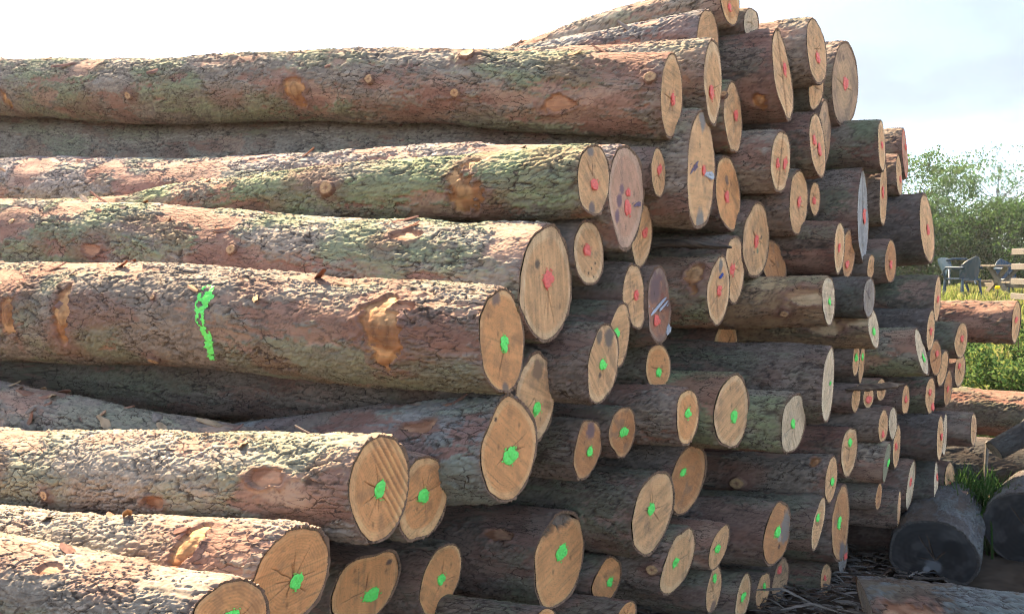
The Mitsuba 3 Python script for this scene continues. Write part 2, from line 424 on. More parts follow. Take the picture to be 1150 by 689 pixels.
        for kx in range(r.randint(1, 3)):                                        # small knot eyes
            bx, by = r.uniform(-.55, .55), r.uniform(-.6, .6)
            d = np.hypot(X - bx, (Y - by) * .6) / .035
            col = mix3(col, stain * .5, np.exp(-d * d) * .8)
        rim = smooth01(.955, 1.0, SSf + (nz(4, 19) - .5) * .06)
        col = mix3(col, stain * .8, rim * .30)
        if 'torn' in style:                                                      # torn away fibres along the top
            lim = style['torn'] + .16 * (meshkit.noise(np.stack([X * 9, 0 * X, 0 * X + seed], -1), 3) - .5) + .08 * (meshkit.noise(np.stack([X * 30, 0 * X, 0 * X], -1), 4) - .5)
            tt = smooth01(lim, lim + .05, Y)
            col = mix3(col, np.array([.20, .15, .115]) * (.6 + .8 * meshkit.noise(np.stack([X * 22, Y * 9, 0 * X], -1), 5))[:, None], tt)
            lift = lift - tt * (.015 + .02 * meshkit.noise(np.stack([X * 25, Y * 8, 0 * X], -1), 6))
        if 'split' in style:
            d = np.abs(X + style['split'] * Y + .05 * (nz(2, 23) - .5))
            g = np.exp(-(d / .05) ** 2)
            col, lift = mix3(col, [.08, .05, .035], g * .9), lift - .02 * g
        V = self.face_point(X, Y, 0) + (lift - .001)[:, None] * self.a
        F = tri(grid_faces(nr, nt))
        cen = np.stack([np.full(nt, len(X) - 1), np.arange(nt), (np.arange(nt) + 1) % nt], 1)
        F = np.vstack([F[:, ::-1], cen])
        F = F[:, ::-1] if self.flip else F
        return trimesh.Trimesh(V, F, process=False), np.clip(col, .01, .85), np.stack([across * rho + seed * 1.3, along * rho + seed * .7], -1)

    def build_mark(self, x, y, rx, ry, seed, rot=0.0, specks=9):
        r = random.Random(seed)
        vs, fs, off = [], [], 0
        blobs = [(x, y, rx, ry, 34)]
        for _ in range(specks):
            a0, d = r.uniform(0, 6.28), r.uniform(.95, 1.4)
            blobs.append((x + rx * d * math.cos(a0), y + ry * d * math.sin(a0), rx * r.uniform(.04, .12), ry * r.uniform(.04, .12), 8))
        for _ in range(2):
            a0 = r.uniform(0, 6.28)
            blobs.append((x + .55 * rx * math.cos(a0), y + .6 * ry * math.sin(a0), rx * r.uniform(.45, .7), ry * r.uniform(.45, .75), 20))
        for kb, (bx, by, ax, ay, n) in enumerate(blobs):
            up = .0003 * kb
            t = np.linspace(0, 2 * math.pi, n, endpoint=False)
            w = 1 + (.28 * (meshkit.noise(np.stack([np.cos(t) * 1.6, np.sin(t) * 1.6, 0 * t + seed * .37], -1), 3) - .5) + .35 * (meshkit.noise(np.stack([np.cos(t) * 4.5, np.sin(t) * 4.5, 0 * t + seed * .37], -1), 4) - .5) if n > 8 else 0)
            for f, lf in ((1.0, .0012), (.86, .0042), (.45, .0046)):
                dx, dy = ax * w * f * np.cos(t), ay * w * f * np.sin(t)
                vs.append(self.face_point(bx + dx * math.cos(rot) - dy * math.sin(rot), by + dx * math.sin(rot) + dy * math.cos(rot), lf + up))
            vs.append(self.face_point(np.array([bx]), np.array([by]), .0048 + up))
            g = tri(grid_faces(3, n)) + off
            c = np.stack([np.full(n, off + 3 * n), off + 2 * n + np.arange(n), off + 2 * n + (np.arange(n) + 1) % n], 1)
            fs += [g[:, ::-1], c]
            off += 3 * n + 1
        F = np.vstack(fs)
        return trimesh.Trimesh(np.vstack(vs), F if self.flip else F[:, ::-1], process=False)

    def surface(self, u, th):
        i = int(np.argmin(np.abs(self.U[:, 0] - u)))
        d = np.abs((self.TH[0] - th + math.pi) % (2 * math.pi) - math.pi)
        j = int(np.argmin(d))
        p = self.place(np.array(u), np.array(th), np.array(self.RAD[i, j]))
        nrm = math.cos(th) * self.e1 + math.sin(th) * self.e2
        return p, nrm, np.cross(nrm, self.a)

    def build_stub(self, u, th, size, seed):
        """A branch sawn off close to the bark: a low rough collar round a pale, checked face."""
        p, nrm, tang = self.surface(u, th)
        n, r = 26, random.Random(seed)
        t = np.linspace(0, 2 * math.pi, n, endpoint=False)
        w = 1 + .25 * (meshkit.noise(np.stack([np.cos(t) * 2, np.sin(t) * 2, 0 * t + seed], -1), 3) - .5)
        lean = unit(nrm + .45 * self.a * r.choice([-1, 1]) + .15 * tang)
        rows, cols = [], []
        for f, z, c in ((1.15, -.5, (.12, .07, .05)), (1.0, .12, (.17, .09, .065)), (.86, .34, (.20, .12, .08)), (.74, .36, (.44, .26, .14)), (.45, .33, (.50, .31, .16)), (.15, .31, (.30, .16, .09))):
            ww = w * f * size * .8
            rows.append(p + np.outer(ww * np.cos(t) * 1.2, self.a) + np.outer(ww * np.sin(t), tang) + z * size * (lean if z > 0 else nrm))
            cols.append(np.array(c) * (.8 + .4 * np.random.default_rng(seed).random(n))[:, None])
        rows.append((p + .30 * size * lean)[None])
        cols.append(np.array([[.2, .11, .06]]))
        V = np.vstack(rows)
        F = np.vstack([tri(grid_faces(6, n)), np.stack([5 * n + np.arange(n), 5 * n + (np.arange(n) + 1) % n, np.full(n, 6 * n)], 1)])
        m = trimesh.Trimesh(V, F, process=False)
        if m.face_normals[-1] @ nrm < 0:
            m = trimesh.Trimesh(V, F[:, ::-1], process=False)
        return m, np.vstack(cols)

    def build_flake(self, u, th, ln, wd, seed):
        """A scale of bark standing off the log by one end."""
        p, nrm, tang = self.surface(u, th)
        r = random.Random(seed)
        yaw = r.uniform(-.7, .7)
        d1, d2 = math.cos(yaw) * self.a + math.sin(yaw) * tang, -math.sin(yaw) * self.a + math.cos(yaw) * tang
        d1 = d1 * r.choice([-1, 1])
        rise, curl = r.uniform(.10, .38), r.uniform(-.2, .5)
        rows = []
        for i in range(5):
            f = i / 4
            wv = wd * (math.sin(math.pi * (.18 + .68 * f)) ** .8) * r.uniform(.8, 1.15)
            for j in (-1, 0, 1):
                z = -.004 + ln * (rise * f + curl * .35 * f * f) + (.12 * wd * (1 - abs(j)) * 1.2)
                rows.append(p + d1 * ln * (f - .3) + d2 * wv * .5 * (j + r.uniform(-.15, .15)) + nrm * z)
        top = np.array(rows)
        bot = top - nrm * .003
        f1 = tri(grid_faces(5, 3, wrap=False))
        rim = [0, 1, 2, 5, 8, 11, 14, 13, 12, 9, 6, 3]
        side = [[rim[i], rim[(i + 1) % 12], rim[(i + 1) % 12] + 15, rim[i] + 15] for i in range(12)]
        F = np.vstack([f1, f1[:, ::-1] + 15, tri(np.array(side))])
        base = np.array(r.choice([(.27, .15, .11), (.34, .22, .15), (.22, .19, .17), (.40, .29, .19), (.20, .12, .10)]))
        c = np.vstack([base * (.75 + .5 * np.random.default_rng(seed).random((15, 1))), np.broadcast_to(base * [1.1, .85, .7], (15, 3))])
        return trimesh.Trimesh(np.vstack([top, bot]), F, process=False), c

    def build_patch(self, core):
        """The bare wood of a wound or peeled place, cut out of the log's own surface."""
        nrow, ncol = self.U.shape
        q4 = grid_faces(nrow, ncol)
        q4 = q4[(core.ravel()[q4] > .45).all(1)]
        F = tri(q4)
        F = F if self.flip else F[:, ::-1]
        V = self.place(self.U, self.TH, self.RAD + .0012).reshape(-1, 3)
        ids, inv = np.unique(F, return_inverse=True)
        uv = np.stack([self.TH * self.rho, self.U], -1).reshape(-1, 2)[ids]
        return trimesh.Trimesh(V[ids], inv.reshape(F.shape), process=False), self.COL.reshape(-1, 3)[ids], uv

    def build_stripe(self, path, half, seed):
        """Paint sprayed across the bark: the bark's own surface inside the stripe, a paint coat thicker."""
        th = np.array([p[1] for p in path]); u = np.array([p[0] for p in path])
        th = np.unwrap(th); o = np.argsort(th)
        d0 = (self.TH - th.mean() + math.pi) % (2 * math.pi) - math.pi + th.mean()
        uc = np.interp(d0, th[o], u[o])
        q = np.stack([self.U * 60, d0 * self.rho * 60, 0 * self.U], -1)
        nzz = meshkit.fbm(q, 2, seed)
        along = (d0 - th.min()) / (th.max() - th.min())
        wid = half * (.6 + 1.0 * meshkit.noise(np.stack([along * 5, 0 * along, 0 * along], -1), 2))
        m = (np.abs(self.U - uc) < wid * (1.5 - 1.1 * nzz)) & (d0 > th.min()) & (d0 < th.max()) & (nzz < .64)
        V = self.place(self.U, self.TH, self.RAD + .0022).reshape(-1, 3)
        nrow, ncol = self.U.shape
        q4 = grid_faces(nrow, ncol)
        q4 = q4[m.ravel()[q4].all(1)]
        F = tri(q4)
        F = F if self.flip else F[:, ::-1]
        ids, inv = np.unique(F, return_inverse=True)
        return trimesh.Trimesh(V[ids], inv.reshape(F.shape), process=False)


# ------------------------------------------------------------------ the stack
LOGS = [
 ((1.041, 4.139, 3.032), (0.873, -0.464, 0.15), 0.121, 0.16, 0.14, 0, 1.3, 0.00426, 'orange', 'grey', [('r', -0.04, -0.34)], [], [], [], 'topmost log, cut by the top edge of the picture, red-dotted orange end'),
 ((0.919, 4.042, 2.816), (0.882, -0.469, 0.038), 0.142, 0.1, 0.09, -0.05, 2.25, 0.00417, 'tan', 'bluegrey', [('r', 0.15, -0.17)], [], [], [], 'blue-grey log sloping steeply down to the left, just under the topmost log, red-marked end'),
 ((0.894, 3.822, 2.569), (0.88, -0.468, -0.081), 0.188, -0.04, -0.05, 0, 1.45, 0.00395, 'tan', 'grey', [('r', -0.18, -0.29)], [], [], [], 'log with a tall red-streaked end directly behind the long knotty top log'),
 ((0.652, 3.51, 2.446), (0.879, -0.467, -0.099), 0.167, -0.04, -0.03, 0.02, 4.9, 0.00363, 'tan', 'greenred', [('r', 0.06, -0.07)], [(3.067, -2.88, 0.033, 's'), (1.881, -2.8, 0.08, 'w'), (1.414, 3.11, 0.029, 's'), (0.916, 2.35, 0.044, 's'), (0.939, -2.93, 0.029, 's'), (0.43, -2.74, 0.051, 'p'), (4.245, -2.5, 0.051, 'w'), (0.048, 2.9, 0.033, 's')], [], [(-90, 0.4, 0.06)], 'long knotty grey-green log across the upper left with a narrow red-dotted end'),
 ((0.288, 3.013, 2.056), (0.883, -0.469, 0.026), 0.125, 0.1, 0.02, -0.05, 3.75, 0.00313, 'tan', 'green', [('r', -0.0, -0.12)], [(1.077, 3.06, 0.041, 's'), (0.459, -3.07, 0.106, 'w')], [], [], 'green-tinged log with a big round knot scar and a small oval end with red mark'),
 ((0.442, 3.294, 2.024), (0.882, -0.469, -0.039), 0.212, 0.0, -0.02, 0.0, 4.3, 0.00342, 'pink', 'pinkgrey', [('r', 0.01, -0.21)], [], [], [(-90, 0.35, 0.06), (-25, 0.6, -0.05), (-150, 0.6, -0.08)], 'log with a large pinkish shield-shaped end smeared with red and purple paint'),
 ((0.599, 3.506, 2.134), (0.883, -0.469, -0.018), 0.1, -0.01, -0.01, 0, 0.5, 0.00364, 'tan', 'dark', [('r', 0.05, 0.13)], [], [], [], 'small log with narrow oval end and red dot, just right of the pinkish shield-shaped end'),
 ((0.548, 3.605, 1.891), (0.883, -0.469, -0.006), 0.137, 0.01, 0.07, 0, 0.55, 0.00376, 'tan', 'dark', [('r', 0.23, 0.02)], [], [], [], 'log end with red dot half hidden behind the lower right of the pinkish shield-shaped end'),
 ((0.12, 2.906, 1.691), (0.881, -0.469, -0.062), 0.196, 0.06, -0.06, 0.02, 3.35, 0.00304, 'tan', 'greenred', [('r', 0.02, 0.1)], [(1.274, 2.86, 0.03, 's'), (2.106, -3.11, 0.036, 'p'), (0.486, 2.3, 0.036, 'p')], [], [], 'large log with the broadest red-dotted end, above the log with a green bark stripe'),
 ((0.284, 3.134, 1.802), (0.883, -0.469, -0.003), 0.124, 0.09, -0.06, 0, 2.45, 0.00327, 'tan', 'dark', [('r', -0.16, 0.08)], [], [], [], 'log with a pitted red-dotted end, just right of the broadest red-dotted end'),
 ((-0.028, 2.649, 1.518), (0.883, -0.469, -0.01), 0.165, -0.03, -0.07, 0.13, 2.85, 0.00278, 'orange', 'red', [('g', 0.03, -0.03)], [(2.211, -3.13, 0.075, 'w'), (1.877, -3.09, 0.075, 'w'), (1.467, -2.16, 0.031, 's'), (0.346, 2.95, 0.117, 'w'), (0.273, 2.49, 0.028, 'p'), (1.365, 2.75, 0.014, 's')], [(1.105, 2.42), (1.095, 2.71), (1.11, 2.92), (1.113, -3.11), (1.104, -2.84), (1.113, -2.56), (1.13, -2.29)], [], 'thick reddish log with a green paint stripe across its bark and a green-dotted end'),
 ((0.085, 2.956, 1.297), (0.883, -0.469, 0.025), 0.155, 0.01, 0.02, 0, 2.4, 0.00311, 'tan', 'dark', [('g', 0.02, -0.26)], [], [], [], 'log end with green dot tucked under the right of the green-striped log'),
 ((-0.006, 2.73, 1.159), (0.875, -0.465, 0.136), 0.166, 0.12, 0.12, 0, 2.3, 0.00288, 'orange', 'bluegrey', [('g', -0.03, -0.11)], [(0.256, 2.44, 0.035, 'p')], [], [(95, 0.45, 0.12), (35, 0.4, -0.06), (150, 0.4, -0.05)], 'blue-grey shaded log with a pear-shaped orange end and green dot, left of centre'),
 ((-0.37, 2.368, 1.128), (0.881, -0.468, 0.069), 0.153, -0.02, 0.04, 0.07, 2.0, 0.0025, 'orange', 'grey', [('g', -0.03, -0.01)], [(0.285, 2.79, 0.035, 'p'), (0.755, -2.93, 0.03, 'p'), (1.267, -3.03, 0.025, 's')], [], [], 'sunlit grey log, wide orange end with diagonal saw lines and a cracked green dot'),
 ((-0.272, 2.599, 1.042), (0.882, -0.469, -0.032), 0.14, 0.01, 0.02, 0.04, 2.4, 0.00275, 'orange', 'peel', [('g', -0.04, 0.05)], [], [], [], 'log with shaggy peeling bark, its green-dotted end half hidden behind the diagonally sawn end'),
 ((-0.564, 2.157, 0.959), (0.876, -0.466, 0.121), 0.135, 0.16, 0.27, 0.08, 1.45, 0.00229, 'orange', 'grey', [('g', 0.07, -0.14)], [(0.271, 2.26, 0.055, 'w')], [], [], 'log at lower left with large round brown end, radial cracks and a green dot'),
 ((-0.653, 1.942, 0.92), (0.881, -0.469, 0.06), 0.11, 0.23, 0.08, 0.12, 1.05, 0.00207, 'orange', 'grey', [('g', 0.0, 0.15)], [(0.532, 2.22, 0.025, 'p')], [], [], 'nearest log, in the bottom left corner, its brown end cut off by the lower edge'),
 ((-0.507, 2.929, 0.636), (0.881, -0.469, 0.062), 0.148, 0.29, 0.26, 0, 2.4, 0.00311, 'orange', 'dark', [('g', 0.14, -0.25)], [], [], [(90, 0.5, -0.08), (45, 0.4, 0.04), (200, 0.5, 0.06)], 'log with a flat-topped orange end, green dot and single vertical crack, at the bottom edge'),
 ((-0.266, 3.152, 0.58), (0.881, -0.469, 0.061), 0.131, 0.1, 0.13, 0, 2.85, 0.00335, 'orange', 'dark', [('g', -0.02, 0.01)], [], [], [], 'small oval green-dotted end between the flat-topped end and the big torn-topped end'),
 ((0.194, 3.411, 0.568), (0.882, -0.469, 0.057), 0.206, 0.09, 0.02, 0, 2.75, 0.00362, 'orange', 'dark', [('g', 0.06, 0.11)], [(0.174, 2.48, 0.036, 'p')], [], [], 'big dark-barked log at bottom centre, orange end torn away along its top, green dot'),
 ((0.41, 3.622, 0.395), (0.881, -0.469, 0.061), 0.11, 0.29, 0.17, 0, 2.8, 0.00385, 'orange', 'dark', [('g', 0.15, -0.06)], [], [], [(90, 0.4, 0.12), (150, 0.4, -0.06), (20, 0.4, -0.05)], 'small pointed orange end with green dot, just right of the big torn-topped end'),
 ((0.466, 3.41, 0.329), (0.881, -0.468, 0.068), 0.073, 0.27, 0.22, 0, 2.6, 0.00363, 'orange', 'dark', [], [], [], [], 'unmarked small orange log end at the bottom edge, below the small pointed orange end'),
 ((0.114, 2.987, 0.478), (0.881, -0.468, 0.07), 0.062, 0.31, 0.07, 0, 2.45, 0.00318, 'orange', 'dark', [], [], [], [], 'unmarked orange log end barely showing at the bottom edge under the big torn-topped end'),
 ((0.605, 3.596, 0.707), (0.882, -0.469, 0.047), 0.177, 0.22, 0.13, 0, 1.0, 0.0038, 'tan', 'dark', [('g', -0.13, 0.09)], [], [], [], 'log with a bark-edged cracked tan end and bold green dot, lower middle of stack'),
 ((0.81, 3.884, 0.773), (0.882, -0.469, 0.041), 0.17, 0.24, 0.18, 0, 0.75, 0.0041, 'rust', 'dark', [('g', -0.33, 0.27)], [], [], [], 'smooth rusty oval end leaning right, small green mark, behind the bark-edged cracked end'),
 ((0.738, 3.729, 0.444), (0.881, -0.469, 0.057), 0.152, 0.21, 0.23, 0, 0.85, 0.00396, 'tan', 'dark', [('g', -0.2, 0.04)], [(0.035, 3.12, 0.036, 's')], [], [(180, 0.4, -0.08)], 'tan oval end with green dot leaning right, below the bark-edged cracked tan end'),
 ((0.962, 3.897, 0.461), (0.883, -0.469, 0.014), 0.114, 0.18, 0.18, 0, 0.75, 0.00413, 'tan', 'red', [('g', -0.22, -0.07)], [], [], [], 'short reddish log sloping down to a small green-dotted end, right of the leaning tan oval'),
 ((1.284, 4.069, 0.467), (0.882, -0.469, 0.052), 0.164, 0.22, 0.09, 0, 0.95, 0.00431, 'rust', 'dark', [('g', -0.0, 0.03)], [], [], [], 'log with a two-coloured end, rust-red left and grey right, with a green dot'),
 ((0.956, 3.962, 0.238), (0.881, -0.469, 0.062), 0.116, 0.1, 0.09, 0, 0.65, 0.00421, 'tan', 'dark', [('g', -0.04, 0.44)], [], [], [], 'narrow tan end with green dot near the bottom, under the small reddish sloping log'),
 ((1.131, 4.092, 0.143), (0.878, -0.467, 0.102), 0.113, 0.15, 0.17, 0, 0.65, 0.00435, 'tan', 'dark', [('g', -0.11, 0.04)], [], [], [], 'pale narrow end with green dot at the bottom edge, left of the smallest flat-topped end'),
 ((1.275, 4.249, 0.122), (0.881, -0.469, 0.063), 0.104, 0.15, 0.09, 0, 0.6, 0.00451, 'tan', 'dark', [('g', 0.05, 0.12)], [], [], [(90, 0.6, -0.14)], 'small flat-topped green-dotted end at the stack foot, left of a greyish red-marked end'),
 ((1.416, 4.416, 0.108), (0.881, -0.469, 0.061), 0.12, 0.19, 0.12, 0, 0.7, 0.00469, 'pinkgrey', 'dark', [('r', -0.32, 0.55)], [], [], [], 'greyish end with a red mark at its top, under the rust and grey end'),
 ((1.551, 4.254, 0.455), (0.882, -0.469, 0.05), 0.135, 0.09, 0.16, 0, 0.65, 0.0045, 'tan', 'dark', [('g', -0.38, 0.33)], [], [], [], 'tan end with faint green mark, left of the tall narrow rust-brown end'),
 ((1.775, 4.538, 0.373), (0.882, -0.469, 0.05), 0.216, 0.1, 0.05, 0, 0.75, 0.0048, 'rust', 'dark', [('g', -0.24, 0.06)], [], [], [], 'tall narrow rust-brown end with green dot near the right foot of the stack'),
 ((1.854, 4.699, 0.132), (0.882, -0.469, 0.056), 0.095, 0.17, 0.09, 0, 0.5, 0.00498, 'grey', 'dark', [('r', 0.35, -0.05)], [], [], [], 'small grey end with red mark, under the tall narrow rust-brown end'),
 ((1.685, 4.502, 0.083), (0.881, -0.469, 0.061), 0.091, 0.19, 0.04, 0, 0.7, 0.00478, 'tan', 'dark', [('r', -0.23, 0.12)], [], [], [], 'lowest small log at the right foot of the stack, faintly red-dotted narrow end'),
 ((0.334, 3.086, 1.404), (0.883, -0.469, 0.018), 0.139, 0.05, 0.04, 0, 2.4, 0.00324, 'tan', 'dark', [('g', -0.11, -0.04)], [], [], [], 'tall oval tan end, dark-stained at its top, green-dotted, below right of the broadest end'),
 ((0.414, 3.292, 1.485), (0.883, -0.469, 0.013), 0.135, -0.01, 0.09, 0, 2.5, 0.00345, 'tan', 'dark', [('g', -0.31, 0.1)], [], [], [], 'tan end with green mark mostly hidden behind the stained tall oval end'),
 ((0.495, 3.443, 1.631), (0.883, -0.469, 0.006), 0.14, 0.0, -0.03, 0, 2.6, 0.0036, 'tan', 'dark', [('r', 0.11, 0.02)], [], [], [], 'smooth tan oval end with red dot, left of the purple-stained angular end'),
 ((0.637, 3.666, 1.58), (0.883, -0.469, 0.008), 0.167, 0.03, -0.0, 0, 0.6, 0.00384, 'purple', 'dark', [('r', -0.26, -0.34)], [], [], [(90, 0.4, 0.06), (45, 0.3, -0.06), (-45, 0.3, 0.05), (-90, 0.5, -0.06)], 'log with an angular purple-stained end crossed by a white paint stroke, red dot'),
 ((0.656, 3.8, 1.3), (0.883, -0.469, 0.019), 0.108, 0.23, 0.01, 0, 0.75, 0.00399, 'orange', 'dark', [('g', -0.03, -0.18)], [], [], [(90, 0.8, -0.03)], 'orange green-dotted end with its foot hidden by a log, below the purple-stained angular end'),
 ((0.299, 3.32, 1.037), (0.882, -0.469, 0.035), 0.119, 0.1, 0.09, 0, 2.6, 0.0035, 'rust', 'dark', [('g', 0.11, -0.11)], [], [], [(110, 0.3, 0.07), (-120, 0.3, 0.06)], 'log with a ragged rust-coloured end, rough bark rim and green dot, near the centre'),
 ((0.457, 3.484, 1.074), (0.883, -0.469, 0.032), 0.112, 0.16, 0.09, 0, 2.65, 0.00367, 'rust', 'dark', [('g', 0.04, -0.02)], [], [], [], 'small smooth orange oval with green dot, between the ragged rust-coloured end and stack centre'),
 ((0.93, 3.826, 1.644), (0.883, -0.469, 0.005), 0.158, 0.08, 0.07, 0, 0.8, 0.004, 'tan', 'green', [('r', -0.04, 0.01)], [(0.067, 2.65, 0.056, 'w')], [], [], 'log with a greenish peeled trunk and a leaning tan end with blue and red paint'),
 ((1.061, 4.064, 1.735), (0.883, -0.469, 0.001), 0.168, 0.06, 0.04, 0, 0.75, 0.00424, 'tan', 'dark', [('r', -0.25, 0.01)], [], [], [], 'tan end with red mark behind a dark splintered board, upper middle'),
 ((1.233, 4.303, 1.882), (0.883, -0.469, -0.005), 0.2, 0.12, 0.03, 0, 0.7, 0.00449, 'tan', 'dark', [('r', -0.07, -0.01)], [], [], [], 'long pale oval end with knotty grain and red dot, right of the splintered board'),
 ((1.39, 4.515, 1.762), (0.883, -0.469, -0.0), 0.13, 0.3, -0.09, 0, 0.6, 0.00471, 'rust', 'dark', [], [], [], [], 'unmarked brownish end, lower half hidden, right of the knotty-grained pale oval'),
 ((0.829, 3.748, 2.168), (0.88, -0.468, -0.081), 0.255, -0.02, -0.06, -0.03, 5.45, 0.00389, 'tan', 'grey', [('r', 0.12, 0.03)], [], [], [], 'tallest oval end of the upper stack, grey-rimmed, red-dotted, with white paint streak'),
 ((1.036, 4.094, 2.101), (0.883, -0.469, -0.014), 0.185, 0.08, -0.07, 0, 0.65, 0.00426, 'orange', 'dark', [('r', -0.19, -0.12)], [], [], [], 'orange-brown end with dark streak and red dot, right of the tallest pale oval end'),
 ((1.056, 4.094, 2.453), (0.883, -0.469, -0.028), 0.17, 0.03, -0.04, 0, 0.65, 0.00424, 'tan', 'green', [('r', 0.18, 0.13)], [(0.009, 2.62, 0.025, 's')], [], [], 'tan oval end with red dot under the left end of the dark red-barked upper log'),
 ((1.338, 4.255, 2.698), (0.882, -0.469, -0.037), 0.22, 0.04, -0.15, 0, 0.95, 0.0044, 'tan', 'darkred', [('r', 0.2, 0.16)], [(0.086, -2.3, 0.053, 'w')], [], [(-90, 0.3, 0.08), (90, 0.3, 0.06)], 'dark reddish log with a slanting splintered red-dotted end, near the stack top'),
 ((1.591, 4.503, 2.871), (0.882, -0.469, -0.034), 0.179, 0.14, -0.09, 0, 1.0, 0.00465, 'tan', 'grey', [('r', 0.02, -0.16)], [], [], [], 'grey log with sunlit top and clean oval red-dotted end, top right of the stack'),
 ((1.67, 4.73, 2.727), (0.882, -0.469, -0.034), 0.117, 0.21, 0.07, 0, 0.6, 0.00489, 'tan', 'dark', [], [], [], [], 'unmarked pointed tan end peeking out below the clean oval top right end'),
 ((1.973, 5.097, 2.826), (0.883, -0.469, 0.028), 0.256, 0.16, 0.07, 0, 0.65, 0.00527, 'pinkgrey', 'dark', [('r', -0.04, 0.02)], [], [], [(0, 0.3, 0.04), (150, 0.4, 0.05)], 'rough log at the upper right skyline, wavy pinkish end with inner ring and red dot'),
 ((1.183, 4.27, 2.954), (0.882, -0.469, -0.046), 0.079, 0.26, 0.05, 0, 0.6, 0.0044, 'pale', 'dark', [], [], [], [], 'short pale unmarked log end on the skyline beside the topmost log'),
 ((1.337, 4.265, 2.274), (0.883, -0.469, -0.02), 0.166, 0.09, 0.04, 0, 1.1, 0.00443, 'tan', 'grey', [('r', -0.35, -0.1), ('r', 0.39, -0.03)], [], [], [], 'log with a twin-hearted pale end carrying two red dots, split down the middle'),
 ((1.628, 4.57, 2.401), (0.883, -0.469, -0.023), 0.182, 0.08, -0.11, 0, 0.9, 0.00474, 'tan', 'darkred', [('r', -0.46, 0.08), ('r', 0.12, -0.13)], [], [], [], 'log with a broken tan end carrying two red marks, one above the other'),
 ((1.773, 4.881, 2.505), (0.883, -0.469, -0.025), 0.19, 0.07, 0.01, 0, 0.55, 0.00506, 'pinkgrey', 'dark', [], [], [], [], 'unmarked pinkish grey end with thick bark, behind the broken end with two red marks'),
 ((1.502, 4.485, 2.088), (0.883, -0.469, -0.012), 0.175, 0.11, 0.02, 0, 0.7, 0.00466, 'tan', 'dark', [('r', -0.0, 0.01)], [], [], [], 'clean pale oval end with red dot, below the twin-hearted end'),
 ((1.662, 4.694, 2.125), (0.883, -0.469, -0.013), 0.098, 0.16, 0.02, 0, 0.5, 0.00488, 'tan', 'dark', [('r', -0.22, -0.11)], [], [], [], 'small narrow red-dotted oval, right of the clean pale oval below the twin-hearted end'),
 ((2.171, 5.038, 2.46), (0.883, -0.469, -0.023), 0.152, 0.06, -0.07, 0, 0.85, 0.00522, 'tan', 'greendark', [('r', -0.11, 0.02)], [], [], [], 'thick dark greenish log on the right skyline with a very narrow end and red dot'),
 ((2.31, 5.321, 2.206), (0.883, -0.469, -0.014), 0.219, 0.02, -0.01, 0, 0.65, 0.00553, 'tan', 'dark', [('r', -0.35, 0.04)], [], [], [], 'narrow tan end with red dot, directly beneath the dark greenish skyline log'),
 ((2.053, 4.999, 2.046), (0.883, -0.469, -0.01), 0.25, 0.03, -0.03, 0, 0.75, 0.0052, 'silver', 'dark', [('r', 0.08, 0.02)], [], [], [(90, 0.4, 0.12), (-90, 0.4, 0.12)], 'log with a spindle-shaped silver-grey weathered end and faint red mark'),
 ((2.635, 5.754, 2.513), (0.883, -0.469, -0.022), 0.161, 0.05, -0.09, 0, 0.6, 0.00597, 'redsap', 'dark', [('r', 0.13, 0.27)], [], [], [], 'rightmost log on the upper skyline, its narrow edge tinted red'),
 ((2.51, 5.557, 2.35), (0.883, -0.469, -0.018), 0.139, 0.08, -0.08, 0, 0.6, 0.00577, 'tan', 'dark', [('r', 0.2, -0.23)], [], [], [], 'small log end with a red patch on top, under the red-tinted skyline log'),
 ((2.695, 5.547, 1.995), (0.882, -0.469, 0.035), 0.234, 0.14, -0.06, 0, 0.9, 0.00578, 'tan', 'black', [('r', 0.06, -0.01)], [], [], [], 'thick black-barked log on the right skyline with slanting red-dotted end before the hedge'),
 ((1.756, 4.576, 1.852), (0.883, -0.469, -0.004), 0.15, 0.05, 0.04, 0, 0.75, 0.00477, 'tan', 'darkred', [('r', -0.18, 0.01)], [], [], [], 'ridged dark log with narrow red-dotted end, left of the spindle-shaped silver end'),
 ((1.888, 4.789, 1.825), (0.883, -0.469, -0.003), 0.14, 0.15, 0.01, 0, 0.4, 0.005, 'rust', 'dark', [('r', -0.2, -0.43)], [], [], [], 'brown end with pale red mark just right of the ridged dark log'),
 ((2.119, 5.032, 1.755), (0.883, -0.469, -0.0), 0.074, 0.2, 0.05, 0, 0.45, 0.00525, 'tan', 'dark', [], [], [], [], 'tiny unmarked tan end just right below the spindle-shaped silver end'),
 ((2.295, 5.168, 1.78), (0.883, -0.469, -0.001), 0.138, 0.16, -0.02, 0, 0.65, 0.00539, 'rust', 'dark', [('r', -0.08, -0.1)], [], [], [], 'narrow brown oval end with a faint red mark under the slanting black-barked log'),
 ((1.575, 4.231, 1.578), (0.883, -0.469, 0.007), 0.128, 0.13, -0.01, 0, 1.05, 0.00442, 'pale', 'tan', [('g', 0.0, 0.03)], [(0.074, 2.94, 0.058, 'c'), (0.183, -2.69, 0.027, 's')], [], [], 'light tan log with a peeled strip beside its pale oval end with green dot'),
 ((1.866, 4.45, 1.594), (0.883, -0.469, 0.006), 0.114, 0.17, 0.04, 0, 0.55, 0.00465, 'purplegrey', 'black', [], [], [], [], 'black ridged log with an unmarked purple-grey end, right of the light tan peeled log'),
 ((1.938, 4.551, 1.419), (0.883, -0.469, 0.012), 0.112, 0.15, -0.1, 0, 0.9, 0.00477, 'pale', 'tan', [('g', -0.12, -0.1)], [(0.088, 2.55, 0.072, 'c'), (0.222, 2.93, 0.057, 'c')], [], [], 'log with bare pale wood along its top, small end with green mark, pointing right'),
 ((1.558, 4.173, 1.172), (0.883, -0.469, 0.023), 0.188, 0.02, 0.05, 0, 1.05, 0.00438, 'pale', 'dark', [('g', 0.2, 0.02)], [], [], [], 'dark log with a tall blade-thin pale end and a faint green speck, right of centre'),
